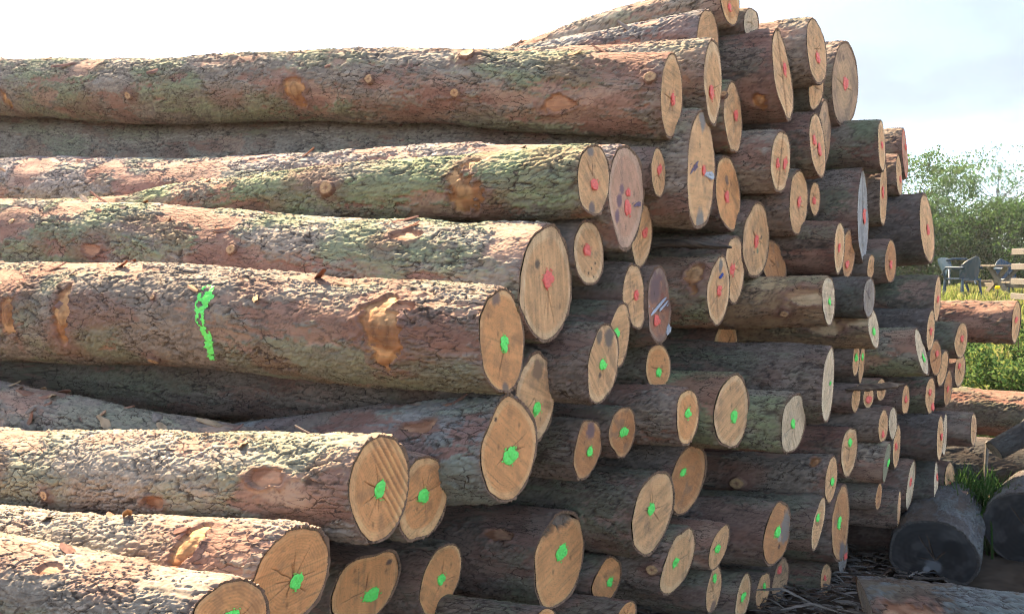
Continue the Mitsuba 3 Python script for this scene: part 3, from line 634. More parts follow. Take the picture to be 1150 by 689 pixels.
 ((1.883, 4.645, 1.246), (0.883, -0.469, 0.018), 0.095, 0.1, 0.05, 0, 0.4, 0.00487, 'tan', 'dark', [('g', -0.15, 0.14)], [], [], [], 'left sliver of a pair of thin log ends with green tops, under the bare-topped log'),
 ((1.982, 4.806, 1.203), (0.883, -0.469, 0.019), 0.113, 0.04, 0.08, 0, 0.4, 0.00504, 'tan', 'dark', [('g', -0.23, 0.4)], [], [], [], 'right sliver of a pair of thin log ends with green tops, under the bare-topped log'),
 ((2.614, 5.231, 1.553), (0.883, -0.469, 0.006), 0.148, 0.1, 0.02, 0, 0.85, 0.00547, 'tan', 'greendark', [('r', 0.0, -0.0)], [], [], [], 'thick dark green-tinged log with blade-thin red-dotted end, right side of the stack'),
 ((2.496, 5.064, 1.374), (0.883, -0.469, 0.012), 0.133, 0.13, 0.03, 0, 0.7, 0.0053, 'tan', 'black', [('r', -0.11, -0.03)], [], [], [], 'black log with a narrow end and red dot, just under the thick green-tinged log'),
 ((2.356, 4.878, 1.252), (0.883, -0.469, 0.017), 0.146, 0.11, -0.22, 0, 0.8, 0.00512, 'pale', 'green', [('g', 0.07, -0.16)], [], [], [], 'mossy log with a pale wedge-shaped end leaning left and a green mark'),
 ((2.589, 5.184, 1.201), (0.883, -0.469, 0.017), 0.114, 0.27, -0.0, 0, 0.45, 0.00544, 'rust', 'dark', [('r', 0.14, 0.18)], [], [], [], 'brown oval end with red dot, right of the pale wedge-shaped end'),
 ((2.715, 5.344, 1.117), (0.883, -0.469, 0.019), 0.118, 0.25, 0.13, 0, 0.45, 0.00561, 'tan', 'dark', [], [], [], [], 'unmarked ragged tan end below the brown oval next to the pale wedge-shaped end'),
 ((2.875, 5.437, 1.283), (0.883, -0.469, 0.014), 0.12, 0.31, 0.06, 0, 0.55, 0.0057, 'tan', 'greendark', [('r', 0.05, 0.09)], [], [], [], 'short dark log with a round-edged end and red dot, just under the rightmost long log'),
 ((3.403, 5.738, 1.384), (0.883, -0.469, 0.01), 0.144, 0.24, 0.04, 0, 0.9, 0.00601, 'tan', 'darkred', [('r', -0.12, 0.09)], [], [], [], 'rightmost long log of the stack, sunlit top, red-dotted end in front of the brambles'),
 ((2.981, 5.641, 1.07), (0.883, -0.469, 0.02), 0.118, 0.28, 0.04, 0, 0.5, 0.00592, 'tan', 'dark', [('r', -0.27, 0.23)], [], [], [], 'tan end with red dot beside the brambles, below the short dark round-edged log'),
 ((2.514, 5.089, 0.983), (0.883, -0.469, 0.025), 0.115, 0.21, 0.05, 0, 0.5, 0.00535, 'tan', 'greendark', [('r', -0.2, 0.19), ('r', 0.47, -0.65)], [], [], [], 'narrow tan end with two red marks, above the long sunlit log at the right'),
 ((2.824, 5.486, 0.967), (0.883, -0.469, 0.023), 0.127, 0.18, 0.04, 0, 0.45, 0.00576, 'rust', 'dark', [('r', -0.2, -0.02)], [], [], [], 'narrow brown red-dotted end at the left tip of the long sunlit lying log'),
 ((2.295, 4.933, 0.978), (0.883, -0.469, 0.026), 0.099, 0.16, 0.03, 0, 0.5, 0.00519, 'tan', 'dark', [('r', -0.12, 0.07)], [], [], [], 'small log under the mossy log, blade-thin end with red dot'),
 ((1.996, 4.741, 1.028), (0.883, -0.469, 0.025), 0.07, 0.34, 0.04, 0, 0.4, 0.00498, 'tan', 'dark', [('r', -0.06, -0.21)], [], [], [], 'small squarish tan end with a bold red mark under the brown slab'),
 ((1.882, 4.632, 1.033), (0.883, -0.469, 0.025), 0.085, 0.18, 0.09, 0, 0.4, 0.00487, 'tan', 'dark', [], [], [], [], 'small unmarked pointed end at the left under the brown slab'),
 ((2.11, 4.839, 1.052), (0.883, -0.469, 0.024), 0.069, 0.33, 0.04, 0, 0.4, 0.00508, 'tan', 'dark', [], [], [], [], 'half-hidden unmarked little end at the right under the brown slab'),
 ((2.048, 4.663, 0.874), (0.883, -0.469, 0.031), 0.096, 0.2, 0.06, 0, 0.6, 0.00491, 'tan', 'dark', [('r', -0.1, -0.42)], [], [], [], 'small log with an oval tan end and red mark, below the brown slab'),
 ((2.165, 4.806, 0.868), (0.883, -0.469, 0.03), 0.094, 0.18, 0.01, 0, 0.45, 0.00506, 'pale', 'dark', [], [], [], [], 'little pale unmarked end behind the red-marked oval below the brown slab'),
 ((2.245, 4.925, 0.7), (0.882, -0.469, 0.035), 0.138, 0.09, 0.05, 0, 0.5, 0.00519, 'tan', 'dark', [('r', -0.37, 0.12)], [], [], [], 'narrow tan oval end with red dot, left of the blue-black log on the right side'),
 ((2.56, 5.052, 0.735), (0.882, -0.469, 0.033), 0.133, 0.12, 0.03, 0, 0.8, 0.00532, 'tan', 'black', [('r', 0.25, -0.0)], [], [], [], 'blue-black log with a narrow tan end and red dot, right side of the stack'),
 ((2.699, 5.271, 0.71), (0.882, -0.469, 0.032), 0.136, 0.09, 0.03, 0, 0.5, 0.00555, 'pale', 'black', [], [], [], [], 'pale sliver of a log end right behind the blue-black log end'),
 ((2.953, 5.407, 0.712), (0.883, -0.469, 0.031), 0.111, 0.17, 0.01, 0, 0.65, 0.00569, 'tan', 'dark', [], [], [], [], 'dark log with an unmarked narrow tan end, right of the blue-black log'),
 ((1.823, 4.561, 0.758), (0.882, -0.469, 0.036), 0.142, 0.2, 0.05, 0, 0.8, 0.00481, 'tan', 'darkred', [('g', -0.04, 0.37)], [], [], [], 'log with a clean almond-shaped tan end and bright green diamond mark'),
 ((2.085, 4.694, 0.667), (0.882, -0.469, 0.038), 0.124, 0.07, 0.13, 0, 0.7, 0.00495, 'greygreen', 'grey', [('g', 0.33, -0.11)], [], [], [], 'grey log with a mossy grey-green end and green mark leaning right'),
 ((2.371, 5.01, 0.457), (0.882, -0.469, 0.042), 0.151, 0.11, 0.12, 0, 0.75, 0.00529, 'pale', 'dark', [('r', -0.3, 0.19)], [], [], [], 'log with a narrow pale end and pink mark leaning right, lower right of the stack'),
 ((2.618, 5.201, 0.403), (0.882, -0.469, 0.042), 0.151, 0.05, 0.01, 0, 0.75, 0.00549, 'pale', 'black', [('r', 0.27, 0.33)], [], [], [], 'black log with a blade-thin whitish end, right of the pink-marked leaning end'),
 ((2.849, 5.484, 0.362), (0.882, -0.469, 0.041), 0.127, 0.26, -0.04, 0, 0.5, 0.00579, 'tan', 'dark', [('r', -0.02, -0.09)], [], [], [], 'knobbly broken tan end with a small dark red dot, lower right of the stack'),
 ((1.659, 4.381, 0.645), (0.882, -0.469, 0.041), 0.13, 0.12, 0.08, 0, 1.1, 0.00463, 'tan', 'red', [('g', 0.08, -0.05)], [(0.43, -3.06, 0.051, 's'), (0.068, 2.16, 0.042, 'w')], [], [], 'log with a peeled branch scar beside its narrow end with green mark'),
 ((2.056, 4.721, 0.471), (0.882, -0.469, 0.044), 0.082, 0.13, 0.08, 0, 0.4, 0.00499, 'rust', 'dark', [], [], [], [], 'small brown end sliver under the mossy grey-green end'),
 ((2.217, 4.819, 0.373), (0.882, -0.469, 0.047), 0.115, 0.02, 0.05, 0, 0.6, 0.0051, 'tan', 'dark', [], [], [], [], 'short dark log ending in a very thin pale edge, left of the pink-marked leaning end'),
 ((2.855, 5.279, 0.267), (0.882, -0.469, 0.046), 0.084, 0.15, 0.02, 0, 0.5, 0.00558, 'tan', 'dark', [], [], [], [], 'lowest dark log of the right side, thin pale end before the grass tuft'),
 ((1.328, 3.984, 1.015), (0.883, -0.469, 0.03), 0.149, 0.22, 0.06, 0, 0.9, 0.00419, 'pale', 'green', [('g', -0.11, 0.03)], [], [], [], 'mossy log with pale frayed oval green-dotted end, right of the wide saw-stepped end'),
 ((0.995, 3.828, 1.104), (0.883, -0.469, 0.028), 0.175, 0.24, 0.04, 0, 1.2, 0.00403, 'tan', 'green', [('g', 0.1, -0.17)], [], [], [], 'log with a wide round tan green-dotted end stepped by the saw, right of centre'),
 ((0.747, 3.593, 1.123), (0.883, -0.469, 0.029), 0.136, 0.09, 0.03, 0, 0.7, 0.00378, 'orange', 'red', [('g', -0.04, 0.06)], [], [], [], 'log with a bright orange splintered end and green dot, left of the wide saw-stepped end'),
 ((1.183, 4.692, 1.318), (0.883, -0.469, 0.015), 0.152, 0.22, 0.07, 0, 0.9, 0.00492, 'orange', 'darkred', [('r', 0.02, -0.42)], [], [], [], 'smooth orange-brown end with a red dash, its foot hidden above the wide saw-stepped end'),
]


STYLES = {   # what sets single cut ends apart; numbered as in LOGS
    0: dict(length=3.0),
    4: dict(stain=.9, cracks=2, crack_angles=[2.3, 1.7], blots=[(-.2, .8, .22, (.22, .19, .18)), (-.1, -.8, .2, (.2, .15, .14))]),
    5: dict(stain=.3, cracks=0, extra=[('m_red_paint', .02, .06, .10, .06, .4), ('m_purple_paint', .52, -.12, .20, .03, .3)], blots=[(-.35, -.1, .16, (.20, .12, .16)), (-.42, -.38, .13, (.22, .13, .16)), (-.25, .1, .12, (.24, .15, .17))]),
    8: dict(pith=(.05, -.12), cracks=4, crack_angles=[-1.6, -1.2, -1.9, 2.3], stain=.7, blots=[(-.35, .35, .11, (.12, .09, .07))]),
    9: dict(cracks=0, blots=[(.1, -.45, .06, (.12, .08, .05)), (.35, -.3, .06, (.12, .08, .05)), (-.1, -.6, .06, (.12, .08, .05)), (.2, -.7, .05, (.12, .08, .05)), (-.4, .2, .05, (.12, .08, .05))]),
    10: dict(stain=.7, cracks=2, blots=[(-.2, .85, .2, (.24, .16, .13)), (.0, -.9, .16, (.2, .15, .12))]),
    11: dict(stain=.8, cracks=3, blots=[(.1, .6, .3, (.30, .18, .11))]),
    12: dict(sapw=.86, cracks=3, stain=.5, blots=[(-.45, .68, .05, (.06, .045, .04))]),
    13: dict(saw=1.3, saw_angle=.62, saw_pitch=.022, saw_mask=lambda x, y: smooth01(-.1, .15, x + .35 * y), cracks=9, crack_angles=[3.45, .45, -1.7, 1.75, -2.2, -.9, 2.6], pith=(-.02, -.02)),
    14: dict(cracks=6, crack_angles=[3.2, .1, -1.5, 1.2, 1.9]),
    15: dict(cracks=10, crack_angles=[2.5, .0, 3.0, -.8, 3.6, -2, 1.0, 1.6], pith=(.03, -.1), stain=.3),
    16: dict(cracks=4, stain=.6),
    17: dict(cracks=3, crack_angles=[1.55, 3.3, 1.62], crack_w=1.5, pith=(.0, -.1), blots=[(.55, .45, .10, (.10, .07, .06))]),
    18: dict(cracks=3, stain=.2),
    19: dict(torn=.60, cracks=0, stain=.3),
    20: dict(cracks=2, stain=.8),
    23: dict(cracks=7, stain=.5, pith=(-.05, .05)),
    24: dict(mark=.75, cracks=0),
    25: dict(cracks=1, stain=.3),
    27: dict(cracks=0, sapw=.97, stain=.2, blots=[(.62, .0, .52, (.26, .23, .20)), (.2, -.2, .15, (.45, .36, .27)), (.2, -.45, .10, (.12, .07, .05))]),
    28: dict(blots=[(.0, -.8, .35, (.22, .14, .10))]),
    33: dict(blots=[(.2, -.8, .35, (.18, .15, .14))]),
    35: dict(mark=.7),
    36: dict(stain=.8, cracks=2, blots=[(.3, .6, .35, (.16, .13, .11)), (-.3, .7, .2, (.2, .15, .11)), (-.2, -.3, .10, (.12, .08, .06))]),
    37: dict(stain=.5),
    39: dict(stain=1.0, cracks=2, extra=[('m_white_paint', -.1, .03, .60, .05, .35), ('m_white_paint', .6, -.62, .16, .09, .9)], blots=[(-.3, .5, .5, (.20, .13, .13)), (.2, .2, .2, (.3, .12, .09))]),
    41: dict(stain=.9, blots=[(.1, .62, .35, (.20, .13, .14))]),
    43: dict(stain=.6, extra=[('m_blue_paint', .05, .42, .16, .05, .5)], blots=[(.0, .7, .2, (.2, .18, .17))]),
    45: dict(stain=.8, blots=[(.35, .1, .06, (.1, .08, .06)), (.1, -.25, .08, (.25, .25, .15)), (-.15, -.3, .06, (.15, .11, .08))]),
    47: dict(stain=.6, cracks=0, mark=.55, extra=[('m_white_paint', .55, -.02, .36, .06, .02), ('m_purple_paint', -.5, .02, .28, .025, .5)], blots=[(.0, .92, .3, (.25, .23, .22)), (.0, -.92, .3, (.24, .22, .2))]),
    48: dict(stain=.7, blots=[(-.1, .35, .16, (.2, .12, .09))]),
    50: dict(stain=.6, split=.08),
    53: dict(sapw=.62, stain=.7, cracks=3),
    54: dict(length=.7),
    55: dict(split=-.06, stain=.2),
    56: dict(stain=.6, cracks=3),
    62: dict(stain=.5, split=.02),
    70: dict(mark=.8),
    73: dict(mark=.35, cracks=1, crack_angles=[-1.5]),
    100: dict(mark=.5),
    105: dict(stain=.4, saw=.2),
    106: dict(stain=.2, cracks=1, crack_angles=[.6], saw=.35, saw_angle=2.0, saw_pitch=.013),
    107: dict(stain=.6, cracks=2, crack_angles=[2.1, 1.9], crack_w=1.5),
}
LONG = {3: 10, 4: 6, 5: 14, 8: 14, 10: 12, 13: 6, 14: 30, 15: 5, 16: 3, 1: 6, 47: 5, 12: 4, 0: 4, 51: 4, 82: 4, 19: 3}
made = []
for i, (P, a, rho, k, k2, taper, vis, px, tone, bark, marks, knots, stripe, bumps, text) in enumerate(LOGS):
    st = STYLES.get(i, {})
    L = Log(P, a, rho, k, k2, taper, vis, px, tone, bark, knots, bumps, i + 1, length=st.get('length', 5.6))
    key = key_for('timber_log')
    tag(key, text, 'log', 'felled logs in the stack')
    m, c, uv = L.build_bark()
    put(key + '__bark', m, 'm_bark', True, c, uv)
    m, c, uv = L.build_face(st)
    put(key + '__cut_end', m, 'm_wood', True, c, uv)
    size = max(.18 * rho, .024)
    for j, (col, x, y) in enumerate(marks):
        s = size / rho * st.get('mark', 1.0)
        part = key_for(key + '__paint_mark')
        put(part, L.build_mark(x, y, s * (.75 + .12 * ((i * 7 + j) % 5)), s * (.80 + .14 * ((i * 5 + j) % 5)), i * 3 + j), PAINT[col], False)
        labels[part] = {'label': ('bright green' if col == 'g' else 'bright red') + ' paint dot on the cut end'}
    for col, x, y, rx, ry, rot in st.get('extra', []):
        part = key_for(key + '__paint_smear')
        put(part, L.build_mark(x, y, rx, ry, i * 3 + 50, rot), col, False)
    for j, (ku, kt, ks, kind) in enumerate(knots):
        if kind == 's':
            m, c = L.build_stub(ku, kt, ks * .9, i * 11 + j)
            put(key_for(key + '__branch_stub'), m, 'm_wood', True, c, np.array(m.vertices)[:, [2, 0]])
    for core in L.cores:
        m, c, uv = L.build_patch(core)
        if len(m.faces) > 6:
            put(key_for(key + '__bare_patch'), m, 'm_wood', True, c, uv)
    if stripe:
        put(key + '__paint_stripe', L.build_stripe(stripe, .025, 5), 'm_green_paint', True)
        labels[key + '__paint_stripe'] = {'label': 'broken bright green paint stripe across the bark'}
    if i in LONG:
        r = random.Random(i + 900)
        for j in range(LONG[i]):
            u = r.uniform(.12, min(L.vis, 4.5) - .1)
            th = r.gauss(2.05, .5)
            m, c = L.build_flake(u, th, r.uniform(.035, .075) * (1.8 if r.random() < .25 else 1), r.uniform(.014, .034), i * 40 + j)
            put(key_for(key + '__bark_flake'), m, 'm_flake', False, c)
    made.append(L)

# ------------------------------------------------------------------ ground
def ground_z(x, y):
    return 1.02 * smooth01(7.2, 17, y + .25 * (x - 5))


def noise_xy(x, y, f, s=0):
    return meshkit.fbm(np.stack([x * f, y * f, 0 * x + 3.3], -1), 3, s)


xs = np.concatenate([-np.geomspace(900, 6, 24), np.linspace(-5, 14, 230), np.geomspace(15, 900, 24)])
ys = np.concatenate([-np.geomspace(300, 3, 14), np.linspace(-2, 22, 260), np.geomspace(23, 1500, 28)])
GX, GY = np.meshgrid(xs, ys, indexing='ij')
GZ = ground_z(GX, GY) + .05 * (noise_xy(GX, GY, 1.3) - .5) + .035 * (noise_xy(GX, GY, 6, 4) - .5)


def ground_col(p, n, uv):
    a = mikit.fbm(p.x * 1.2, p.y * 1.2, 0, 3)
    b = mikit.fbm(p.x * 14, p.y * 14, 3, 3)
    soil = mikit.mix([.040, .032, .027], [.085, .068, .055], b)
    grass = mikit.mix([.07, .10, .025], [.16, .19, .06], mikit.fbm(p.x * 3, p.y * 3, 5, 3))
    return mikit.mix(soil, grass, mikit.smoothstep(6.3, 8.0, p.y + .3 * (p.x - 4) + 1.2 * (a - .5)))


scene['m_ground'] = {'type': 'bumpmap', 'scale': 0.03, 'tex': mikit.proc(lambda p, n, uv: mikit.fbm(p.x * 22, p.y * 22, 0, 3), .004),
                     'bsdf': {'type': 'diffuse', 'reflectance': mikit.proc(ground_col)}}
put('ground', (np.stack([GX, GY, GZ], -1).reshape(-1, 3), grid_faces(len(xs), len(ys), wrap=False)[:, ::-1]), 'm_ground', True)
tag('ground', 'dark earth yard rising to a sunlit grass field behind', kind='structure')

# added haze standing in for lens glare; it pales the hedge and lifts shadows
scene['haze'] = {'type': 'cube', 'to_world': T().translate([0, 600, 2.3]).scale([1000, 1000, 3.8]), 'bsdf': {'type': 'null'}, 'interior': {'type': 'ref', 'id': 'haze_air'}}
tag('haze', 'added thin haze standing in for lens glare over the timber yard', kind='stuff')

# ------------------------------------------------------------------ other timber lying by the stack
OTHER = [  # name, end position, axis, radius, k, k2, taper, bark, tone, bumps, length, label
    ('timber_log', (3.98, 6.2, .65), (.88, -.47, 0), .168, 0, 0, 0, 'darkred', 'tan', [], 4.5, 'long log lying level at the right with a sunlit top, running out of the picture'),
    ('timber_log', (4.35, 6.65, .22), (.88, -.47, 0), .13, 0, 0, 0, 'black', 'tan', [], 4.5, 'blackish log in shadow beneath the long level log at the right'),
    ('timber_log', (2.32, 4.62, .150), (-.50, -.866, .0), .222, 0, 0, 0, 'shade_dark', 'black', [(-90, .75, -.62), (-40, .3, .05), (-140, .3, .05), (90, .5, -.03)], 1.2, 'old log with a black D-shaped end facing the viewer, flat side down'),
    ('timber_log', (3.05, 4.98, .20), (-.60, -.80, .0), .235, 0, 0, 0, 'shade_dark', 'black', [], 1.2, 'old log with a round blackened end cut by the right picture edge'),
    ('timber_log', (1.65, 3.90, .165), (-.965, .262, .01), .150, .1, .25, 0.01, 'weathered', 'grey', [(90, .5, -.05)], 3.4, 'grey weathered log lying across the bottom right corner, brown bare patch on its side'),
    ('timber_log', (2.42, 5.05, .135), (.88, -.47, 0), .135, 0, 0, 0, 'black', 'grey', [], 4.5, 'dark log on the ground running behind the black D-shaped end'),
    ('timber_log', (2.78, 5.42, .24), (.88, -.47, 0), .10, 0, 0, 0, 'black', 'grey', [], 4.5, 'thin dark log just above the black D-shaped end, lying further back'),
    ('timber_log', (4.05, 5.75, .30), (.93, -.36, -.01), .17, 0, 0, 0, 'charred', 'grey', [], 3.2, 'added log behind the green grass tuft, its bark darkened to stand for shade'),  # added to fill lit ground; near-black bark colour replaces missing stack shadow
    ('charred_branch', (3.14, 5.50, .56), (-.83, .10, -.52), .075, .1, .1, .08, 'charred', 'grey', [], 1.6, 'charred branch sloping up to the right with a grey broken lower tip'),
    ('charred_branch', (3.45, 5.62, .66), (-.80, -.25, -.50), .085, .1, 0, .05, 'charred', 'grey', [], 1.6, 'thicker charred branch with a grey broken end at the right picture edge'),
]
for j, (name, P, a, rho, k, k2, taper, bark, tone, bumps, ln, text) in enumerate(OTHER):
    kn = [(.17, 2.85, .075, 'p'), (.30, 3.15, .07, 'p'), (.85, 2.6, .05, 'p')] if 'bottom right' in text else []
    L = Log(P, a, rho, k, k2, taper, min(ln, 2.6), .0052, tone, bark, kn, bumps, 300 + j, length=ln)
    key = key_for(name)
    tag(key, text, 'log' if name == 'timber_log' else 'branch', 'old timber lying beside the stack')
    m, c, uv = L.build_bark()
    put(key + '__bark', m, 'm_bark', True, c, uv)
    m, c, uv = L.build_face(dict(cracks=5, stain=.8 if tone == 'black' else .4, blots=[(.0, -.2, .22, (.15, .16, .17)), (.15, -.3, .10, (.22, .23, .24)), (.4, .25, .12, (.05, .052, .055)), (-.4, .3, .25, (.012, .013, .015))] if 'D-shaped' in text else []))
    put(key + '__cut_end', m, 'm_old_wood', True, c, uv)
    for core in L.cores:
        m, c, uv = L.build_patch(core)
        if len(m.faces) > 6:
            put(key_for(key + '__bare_patch'), m, 'm_old_wood', True, c, uv)
    made.append(L)


def slab(name, pts, wid, thick, cols, text, seed, cat):
    """A torn board: a strip along pts with ragged edges."""
    r = random.Random(seed)
    pts = np.array(pts, float)
    n = 16
    t = np.linspace(0, 1, n)
    seg = np.linspace(0, 1, len(pts))
    cen = np.stack([np.interp(t, seg, pts[:, k]) for k in range(3)], 1)
    d = unit(pts[-1] - pts[0])
    side = unit(np.cross([0, 0, 1], d))
    upv = np.cross(d, side)
    rows, cc = [], []
    for i in range(n):
        e = min(1, .35 + 2.2 * min(t[i], 1 - t[i]) + r.uniform(-.15, .15))
        for k in range(10):
            an = 2 * math.pi * k / 10
            rows.append(cen[i] + side * wid * e * math.cos(an) * r.uniform(.85, 1.1) + upv * thick * e * math.sin(an) * r.uniform(.75, 1.2))
            cc.append(np.array(cols[r.random() < .35]) * r.uniform(.6, 1.2))
    F = tri(grid_faces(n, 10))
    V = np.array(rows)
    V = np.vstack([V, V[:10].mean(0), V[-10:].mean(0)])
    cc += [cols[1], cols[1]]
    k = np.arange(10)
    F = np.vstack([F, np.stack([np.full(10, len(V) - 2), (k + 1) % 10, k], 1), np.stack([np.full(10, len(V) - 1), (n - 1) * 10 + k, (n - 1) * 10 + (k + 1) % 10], 1)])
    m = trimesh.Trimesh(V, F, process=False)
    if m.volume < 0:
        m = trimesh.Trimesh(V, F[:, ::-1], process=False)
    key = key_for(name)
    put(key, m, 'm_old_wood', False, np.array(cc), np.array(m.vertices)[:, [2, 0]])
    tag(key, text, cat)


SLABS = [([(.507, 3.93, 1.851), (.764, 3.87, 1.857), (.975, 3.79, 1.838)], .06, .020, [(.055, .045, .04), (.11, .085, .065)], 'dark splintered board jutting across a tan red-marked end, upper middle of the stack', 31),
         ([(1.80, 4.575, 1.092), (1.97, 4.575, 1.104), (2.12, 4.576, 1.121)], .05, .018, [(.16, .11, .075), (.10, .07, .055)], 'thin brown slab lying across the small log ends below the mossy wedge-ended log', 32)]
for pts, w, th_, cols, text, sd in SLABS:
    slab('split_board', pts, w, th_, cols, text, sd, 'board')

# ------------------------------------------------------------------ bark litter on the ground
rng = np.random.default_rng(11)


def strips(n, xr, yr, lr, wr, zf, seed):
    """n curled strips of bark lying on the ground, as one mesh with colours."""
    g = np.random.default_rng(seed)
    V, F, C = [], [], []
    pal = np.array([(.08, .068, .06), (.11, .09, .08), (.14, .12, .105), (.10, .065, .05), (.18, .165, .15)])
    for i in range(n):
        x, y = g.uniform(*xr), g.uniform(*yr)
        ln, wd, an = g.uniform(*lr), g.uniform(*wr), g.normal(-.35, .6)
        d, s = np.array([math.cos(an), math.sin(an), g.uniform(-.25, .25)]), np.array([-math.sin(an), math.cos(an), g.uniform(-.4, .4)])
        z0 = float(ground_z(x, y)) + zf * g.random() + .01
        t = np.linspace(-.5, .5, 5)
        bend = g.uniform(-.25, .25)
        o = len(V)
        for q in t:
            wv = wd * (1 - 1.5 * q * q) * g.uniform(.8, 1.2)
            c0 = np.array([x, y, z0]) + d * ln * q + s * bend * ln * (q * q) + np.array([0, 0, .12 * ln * (.25 - q * q)])
            V += [c0 - s * wv / 2, c0 + np.array([0, 0, wv * .3]), c0 + s * wv / 2]
        F.append(tri(grid_faces(5, 3, wrap=False)) + o)
        C.append(np.repeat((pal[g.integers(5)] * g.uniform(.7, 1.2))[None], 15, 0))
    return trimesh.Trimesh(np.array(V), np.vstack(F), process=False), np.vstack(C)


m, c = strips(2600, (.6, 2.4), (3.3, 5.2), (.03, .12), (.006, .022), .06, 5)
put('bark_litter', m, 'm_flake', False, c)
tag('bark_litter', 'dark shredded bark and twigs littering the earth at the foot of the stack', 'bark litter', kind='stuff')
for j in range(9):
    g = np.random.default_rng(70 + j)
    x, y = 1.35 + .11 * j + g.uniform(-.05, .05), 3.95 + g.uniform(-.25, .35)
    an = g.uniform(-.8, .5)
    dx, dy = math.cos(an) * .16, math.sin(an) * .16
    slab('bark_strip', [(x - dx, y - dy, .09 + .05 * g.random()), (x, y, .13 + .05 * g.random()), (x + dx, y + dy, .08 + .05 * g.random())], .012, .006, [(.16, .135, .115), (.24, .21, .18)],
         ['leftmost', 'second', 'third', 'fourth', 'fifth', 'sixth', 'seventh', 'eighth', 'rightmost'][j] + ' loose strip of dark bark from the left in the litter by the stack', 90 + j, 'bark strip')
    labels[f'bark_strip_{j:03d}' if j else 'bark_strip']['group'] = 'loose bark strips at the foot of the stack'

# ------------------------------------------------------------------ leaves and grass
scene['m_leaf'] = {'type': 'principledthin', 'base_color': VC, 'roughness': .55, 'diff_trans': .9, 'spec_trans': 0.0, 'eta': 1.3}
scene['m_twig'] = {'type': 'diffuse', 'reflectance': {'type': 'rgb', 'value': [.09, .07, .055]}}


def leaf_cloud(cen, nrm_bias, size, cols, seed, aspect=.55):
    """One four-sided, folded leaf at every point of cen."""
    g = np.random.default_rng(seed)
    n = len(cen)
    d = g.normal(size=(n, 3)); d /= np.linalg.norm(d, axis=1, keepdims=True)
    nn = g.normal(size=(n, 3)) + np.asarray(nrm_bias); nn -= (nn * d).sum(1, keepdims=True) * d
    nn /= np.linalg.norm(nn, axis=1, keepdims=True)
    s = np.cross(nn, d)
    L = (size * g.uniform(.6, 1.3, n))[:, None]
    fold = .18
    V = np.stack([cen - d * L / 2, cen + s * L * aspect / 2 + nn * L * fold, cen + d * L / 2, cen - s * L * aspect / 2 + nn * L * fold], 1).reshape(-1, 3)
    b = np.arange(n)[:, None] * 4
    F = np.vstack([b + [0, 1, 2], b + [0, 2, 3]])
    cols = np.array(cols)
    c = cols[g.integers(len(cols), size=n)] * g.uniform(.7, 1.3, (n, 1))
    return trimesh.Trimesh(V, F, process=False), np.repeat(c, 4, 0)


def tube(pts, r0, r1, n=6):
    pts = np.array(pts, float)
    rows = []
    for i, p in enumerate(pts):
        d = unit(pts[min(i + 1, len(pts) - 1)] - pts[max(i - 1, 0)])
        s = unit(np.cross(d, [.3, .9, .2]))
        t = np.cross(d, s)
        r = r0 + (r1 - r0) * i / (len(pts) - 1)
        an = np.linspace(0, 2 * math.pi, n, endpoint=False)
        rows.append(p + r * (np.outer(np.cos(an), s) + np.outer(np.sin(an), t)))
    V = np.vstack(rows + [pts[:1], pts[-1:]])
    k = np.arange(n)
    last = (len(pts) - 1) * n
    F = np.vstack([tri(grid_faces(len(pts), n)), np.stack([(k + 1) % n, k, np.full(n, len(V) - 2)], 1), np.stack([last + k, last + (k + 1) % n, np.full(n, len(V) - 1)], 1)])
    return trimesh.Trimesh(V, F, process=False)


def crown_points(x, y, z0, w, h, n, seed, clumps, hollow=.35):
    """Leaf positions in clumps spread through a crown's volume."""
    g = np.random.default_rng(seed)
    cc = []
    while len(cc) < clumps:
        p = g.uniform(-1, 1, 3)
        if hollow < np.linalg.norm(p) < 1:
            cc.append(p)
    cc = np.array(cc)
    cr = g.uniform(.14, .30, clumps)
    k = g.integers(clumps, size=n)
    v = g.normal(size=(n, 3)); v /= np.linalg.norm(v, axis=1, keepdims=True)
    q = cc[k] + v * (cr[k] * g.random(n) ** .5)[:, None]
    return np.array([x, y, z0 + h / 2]) + q * [w / 2, w / 2 * .8, h / 2], np.array([x, y, z0 + h / 2]) + cc * [w / 2, w / 2 * .8, h / 2]


DARKLEAF = [(.06, .115, .05), (.075, .135, .05), (.095, .16, .055), (.065, .115, .06)]
LIGHTLEAF = [(.085, .16, .05), (.105, .185, .055), (.075, .14, .05), (.135, .205, .07)]


def woody(name, x, y, w, h, n, leaf, cols, clumps, seed, text, cat, lift=.0, hollow=.35, group=None, twig=.012):
    g = np.random.default_rng(seed)
    z0 = float(ground_z(np.array(x), np.array(y)))
    key = key_for(name)
    tag(key, text, cat, group)
    pts, cc = crown_points(x, y, z0 + lift, w, h, n, seed, clumps, hollow)
    m, c = leaf_cloud(pts, (0, 0, 1.0), leaf, cols, seed)
    put(key + '__crown', m, 'm_leaf', False, c)
    ms = [tube([(x, y, z0 - .1), (x + g.uniform(-.1, .1), y, z0 + lift + h * .25), (x + g.uniform(-.2, .2), y, z0 + lift + h * .6)], twig * 4.5, twig * 2)]
    for i in g.choice(len(cc), min(len(cc), 26), replace=False):
        f = g.uniform(.15, .5)
        b = np.array([x, y, z0 + lift + h * f * .8])
        mid = (b + cc[i]) / 2 + g.normal(size=3) * .06 * w * .3
        ms.append(tube([b, mid, cc[i], cc[i] + (cc[i] - mid) * .35], twig * 1.6, twig * .3, 5))
    put(key + '__trunk', trimesh.util.concatenate(ms), 'm_twig', True)


